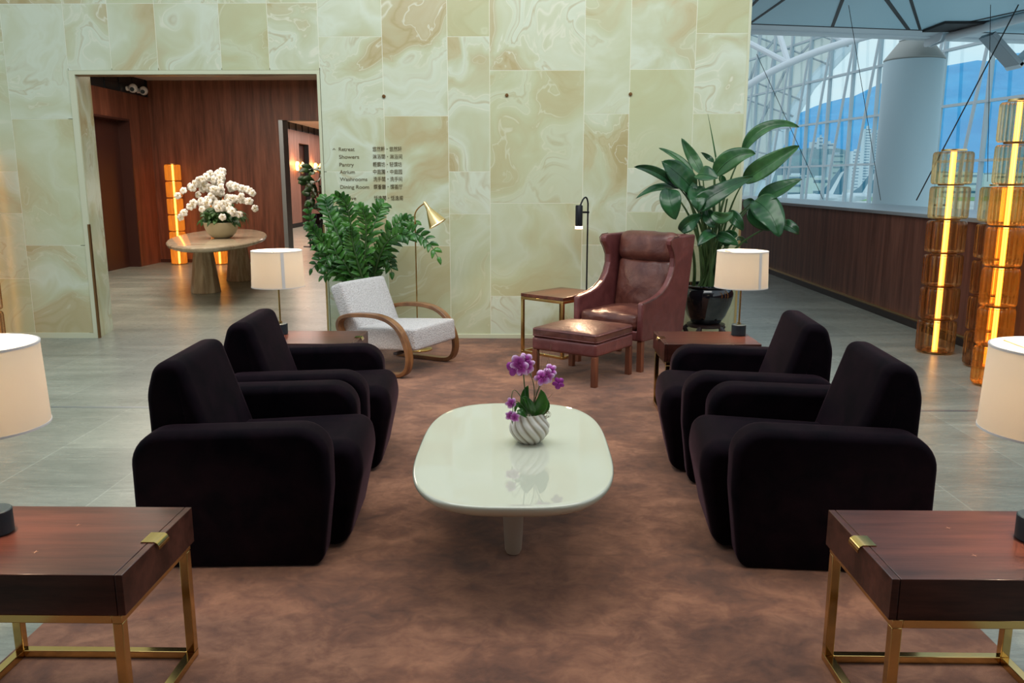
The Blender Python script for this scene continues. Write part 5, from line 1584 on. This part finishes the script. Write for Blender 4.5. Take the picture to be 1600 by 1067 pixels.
# ------------------------------------------------------------------ foyer table with the white orchids
def foyer_table():
    cx, cy = -4.404, 11.90; th = -0.246
    t = empty('oval_stone_table', (cx, cy, 0.0), -th, 'long oval travertine table on two tapered faceted legs in the foyer', 'table')
    # local y = long axis
    bm = B(); rings = []
    for d, z in ((0.05, 0.655), (0.008, 0.672), (0.0, 0.69), (0.0, 0.702), (0.012, 0.716), (0.03, 0.720)):
        rings.append([bm.verts.new(((0.644 - d) * math.cos(2 * PI * k / 72), (2.09 - d) * math.sin(2 * PI * k / 72), z)) for k in range(72)])
    for a, b in zip(rings, rings[1:]):
        for k in range(72): bm.faces.new((a[k], a[(k + 1) % 72], b[(k + 1) % 72], b[k]))
    bm.faces.new(rings[0][::-1]); bm.faces.new(rings[-1]); build('tabletop', bm, 'travertine_top', t, smooth=35)
    rot = Matrix.Rotation(th, 4, 'Z')
    for wx, wy in ((-4.40, 11.24), (-4.40, 12.62)):
        p = rot @ Vector((wx - cx, wy - cy, 0))
        bm = B()
        lathe(bm, [(0.205, 0.0), (0.20, 0.02), (0.125, 0.62), (0.125, 0.66)], 8, c=(p.x, p.y, 0)); build('leg', bm, 'travertine', t, smooth=20, bevel=0.01)
    # bowl arrangement
    bx, by = -4.26, 11.60
    t = empty('orchid_bowl', (bx, by, 0.721), 0, 'cream bowl of arching white orchids on the oval foyer table', 'flower arrangement')
    bm = B(); lathe(bm, [(0.10, 0), (0.13, 0.008), (0.19, 0.07), (0.225, 0.15), (0.238, 0.215), (0.232, 0.22), (0.22, 0.20), (0.21, 0.18)], 48); build('bowl', bm, 'ceramic_cream', t)
    bl = B(); rnd = random.Random(4)
    for k in range(150):
        a = rnd.uniform(0, 6.28); r = rnd.uniform(0.05, 0.22); rt = Vector((r * math.cos(a) * 0.8, r * math.sin(a) * 0.8, 0.19))
        L = rnd.uniform(0.10, 0.19); el = rnd.uniform(-0.25, 1.3)
        d = Vector((math.cos(a) * math.cos(el), math.sin(a) * math.cos(el), math.sin(el)))
        h = rnd.uniform(0, 0.22)
        p0 = rt + Vector((0, 0, h * (1 - r / 0.3)))
        leaf(bl, bez(p0, p0 + d * L * 0.6 + Vector((0, 0, 0.03)), p0 + d * L + Vector((0, 0, -0.03)), 6), rnd.uniform(0.05, 0.085), (rnd.uniform(-.5, .5), -0.7, 0.6), nv=2)
    for k in range(26):    # grassy tuft on the right
        a = rnd.uniform(-0.9, 0.6); p0 = Vector((0.16, -0.05, 0.24)); d = Vector((math.cos(a), math.sin(a) - 0.2, 0)); L = rnd.uniform(0.15, 0.30)
        leaf(bl, bez(p0, p0 + d * L * 0.6 + Vector((0, 0, rnd.uniform(0.02, 0.14))), p0 + d * L + Vector((0, 0, rnd.uniform(-0.12, 0.05))), 6), 0.010, (0, -1, 0.5), nv=2)
    build('foliage', bl, 'leaf_small', t, solid=0.001)
    bs = B(); rail(bs, [(0.0, 0, 0.2), (0.0, 0, 0.66)], 0.035, 10); build('bark_stake', bs, 'dry_stem', t)
    sprays = [((0.02, 0, .45), (-0.02, 0, 0.80), (-0.20, -.05, 0.83)), ((0.0, 0, .4), (0.04, 0, 0.86), (0.06, -.1, 0.70)), ((0.0, 0, .4), (-0.18, 0, .74), (-0.50, -.1, 0.58)),
              ((0.0, 0, .3), (-0.20, -.1, .50), (-0.50, -.15, 0.28)), ((0.02, 0, .4), (0.2, 0, .72), (0.50, -.1, 0.60)), ((0.02, 0, .4), (0.22, -.1, .58), (0.56, -.15, 0.44)),
              ((0.0, 0, .3), (0.12, -.15, .46), (0.34, -.2, 0.32)), ((0.0, -.05, .3), (-0.05, -.2, .5), (-0.16, -.25, 0.40)), ((0, 0, .4), (0.06, -.1, .66), (-0.02, -.2, 0.60)),
              ((0, 0, .3), (0.06, -.2, .46), (0.12, -.28, 0.32)), ((0, 0, .4), (-0.14, 0, .70), (-0.28, 0, 0.62))]
    bs = B()
    for i, (a, b_, c) in enumerate(sprays):
        pts = bez(a, b_, c, 14); rail(bs, pts, 0.004, 5)
        bm = B(); lay = bm.verts.layers.float.new('petal')
        n = 9 if i < 8 else 7
        for k in range(n):
            u = 0.48 + 0.52 * k / (n - 1); q = pts[min(14, int(u * 14))]
            p = q + Vector((rnd.uniform(-.03, .03), -0.03 + rnd.uniform(-.03, .02), rnd.uniform(-.04, .035)))
            flower(bm, p, (rnd.uniform(-.5, .5), -1, rnd.uniform(-.1, .4)), 0.062 * (1.1 - 0.3 * (k / n)), i * 20 + k, lay, True)
        build('flower_spray', bm, 'orchid_white', t, solid=0.001)
    build('stem', bs, 'stem_green', t)


foyer_table()


# foyer corridor plant in an urn, post beside it
def urn_plant():
    t = empty('urn_plant', (-4.62, 18.75, 0.0), 0, 'leafy plant in a dark footed urn in the corridor beyond the foyer', 'potted plant')
    claw_stand(t, 0.20, 0.15)
    bm = B(); lathe(bm, [(0.10, 0.20), (0.13, 0.22), (0.22, 0.50), (0.25, 0.62), (0.20, 0.74), (0.19, 0.78), (0.22, 0.80), (0.20, 0.80)], 32); build('pot', bm, 'ceramic_black', t)
    bl, bs = B(), B(); rnd = random.Random(8)
    for k in range(70):
        a = rnd.uniform(0, 6.28); h = rnd.uniform(0.85, 1.75); rr = rnd.uniform(0.05, 0.35) * (1 - abs(h - 1.3) * 0.5)
        p0 = Vector((rr * math.cos(a), rr * math.sin(a), h)); d = Vector((math.cos(a), math.sin(a), rnd.uniform(-.3, .5))).normalized(); L = rnd.uniform(0.16, 0.30)
        leaf(bl, bez(p0, p0 + d * L * 0.5 + Vector((0, 0, 0.03)), p0 + d * L, 6), 0.15, (rnd.uniform(-.5, .5), -1, 0.5), nv=2)
        if k % 5 == 0: rail(bs, bez((0, 0, 0.78), (rr * 0.3 * math.cos(a), 0, h * 0.8), p0, 8), 0.012, 6)
    build('foliage', bl, 'leaf_small', t, solid=0.001); build('stem', bs, 'dry_stem', t)
    t = empty('barrier_post', (-5.02, 19.3, 0), 0, 'thin dark standing post with a round foot beside the corridor urn', 'post')
    bm = B(); lathe(bm, [(0.16, 0), (0.16, 0.02), (0.02, 0.03)], 24); build('base', bm, 'black_metal', t)
    bm = B(); rail(bm, [(0, 0, 0.02), (0, 0, 0.9)], 0.02, 10); build('pole', bm, 'black_metal', t)


urn_plant()


# sconces
def sconces():
    for i, y in enumerate((27.75, 30.15)):
        t = empty('wall_sconce', (-7.6, y, 2.0), 0, ['glowing round brass wall sconce left of the corridor door', 'glowing round brass wall sconce right of the corridor door'][i], 'wall lamp', 'sconces flanking the corridor door')
        bm = B(); rail(bm, [(0.0, 0, 0), (0.12, 0, 0)], 0.03, 10); build('bracket', bm, 'brass_soft', t)
        bm = B(); bmesh.ops.create_uvsphere(bm, u_segments=20, v_segments=12, radius=0.17, matrix=Matrix.Translation((0.22, 0, -0.05)) @ Matrix.Diagonal((0.6, 1, 1.2, 1))); build('dome', bm, 'brass_soft', t)
        bm = B(); rail(bm, [(0.04, 0, 0), (0.10, 0, 0)], 0.15, 20); build('glowing_disc', bm, 'sconce_glow', t)
        point('sconce_light', (0.2, -0.3, 0.1), 12, (1, 0.5, 0.2), 0.05, t)


sconces()


# cctv cameras on the foyer band
def cctv():
    for i, y in enumerate((14.65, 15.05)):
        t = empty('security_camera', (-6.86, y, 3.07), 0, ['white dome security camera on the black ceiling band, the left one', 'white dome security camera on the black ceiling band, the one next to the corner'][i], 'security camera', 'dome cameras in the foyer')
        bm = B(); rail(bm, [(0, 0, 0), (0.08, 0, 0)], 0.04, 16); build('mount', bm, 'white_plastic', t)
        bm = B(); bmesh.ops.create_uvsphere(bm, u_segments=24, v_segments=14, radius=0.075, matrix=Matrix.Translation((0.12, -0.02, 0))); build('housing', bm, 'white_plastic', t)
        bm = B(); rail(bm, [(0.13, -0.08, -0.02), (0.14, -0.10, -0.025)], 0.035, 16); build('lens', bm, 'glass_dark', t)


cctv()

# brass studs on the wall
for i, (x, z) in enumerate(((-1.302, 2.267), (-0.173, 2.275), (0.957, 2.283))):
    bm = B(); rail(bm, [(x, WY - 0.012, z), (x, WY, z)], 0.016, 16); rail(bm, [(x, WY - 0.018, z), (x, WY - 0.012, z)], 0.009, 12)
    tag(build('brass_stud', bm, 'bronze', None), ['leftmost small brass stud high on the onyx wall, above the lettering', 'middle small brass stud high on the onyx wall',
        'rightmost small brass stud high on the onyx wall, above the wing chair'][i], 'wall fitting', 'brass studs on the onyx wall')


# ------------------------------------------------------------------ wall lettering
def lettering():
    t = empty('directory_sign', (-1.737, WY - 0.001, 1.5), 0, 'thin bronze directory lettering in English and Chinese on the onyx wall', 'sign')
    rows = [('Retreat', '悠然軒・悠然轩', 1.795, 0.146, 0.272), ('Showers', '淋浴間・淋浴间', 1.726, 0.186, 0.275), ('Pantry', '輕饌坊・轻馔坊', 1.655, 0.135, 0.269),
            ('Atrium', '中庭園・中庭园', 1.588, 0.141, 0.270), ('Washrooms', '洗手間・洗手间', 1.521, 0.256, 0.270), ('Dining Room', '饌薈廳・馔荟厅', 1.450, 0.271, 0.270),
            ('Alcove', '恬逸閣・恬逸阁', 1.346, 0.145, 0.272)]
    dg = bpy.context.evaluated_depsgraph_get
    def txt(s, x, z, width, name):
        cu = bpy.data.curves.new(name, 'FONT'); cu.body = s; cu.size = 0.048; cu.extrude = 0.001
        tmp = bpy.data.objects.new(name, cu); C.objects.link(tmp)
        bpy.context.view_layer.update()
        me = bpy.data.meshes.new_from_object(tmp.evaluated_get(dg()))
        C.objects.unlink(tmp); bpy.data.objects.remove(tmp)
        xs = [v.co.x for v in me.vertices]
        x0, x1 = min(xs), max(xs)
        sx = width / (x1 - x0)
        for v in me.vertices: v.co.x = (v.co.x - x0) * sx; v.co.y = v.co.y * (1.0)
        me.materials.clear(); me.materials.append(M['ink'])
        o = bpy.data.objects.new(name, me); C.objects.link(o); o.parent = t
        o.location = (x, -0.001, z - 1.5 - 0.017); o.rotation_euler = (R(90), 0, 0)
        return o
    for en, ch, z, w, wc in rows:
        txt(en, 0.0, z, w, 'room_name')
        txt(ch, 0.314, z, wc, 'chinese_name')
    for kind, z in (('up', 1.795), ('right', 1.346)):
        bm = B()
        pts = [(-0.012, -0.006), (0, 0.008), (0.012, -0.006)] if kind == 'up' else [(-0.006, 0.012), (0.008, 0), (-0.006, -0.012)]
        rail(bm, [(-0.045 + a, -0.002, z - 1.5 + b) for a, b in pts], 0.0022, 6)
        build('arrow', bm, 'ink', t)


lettering()
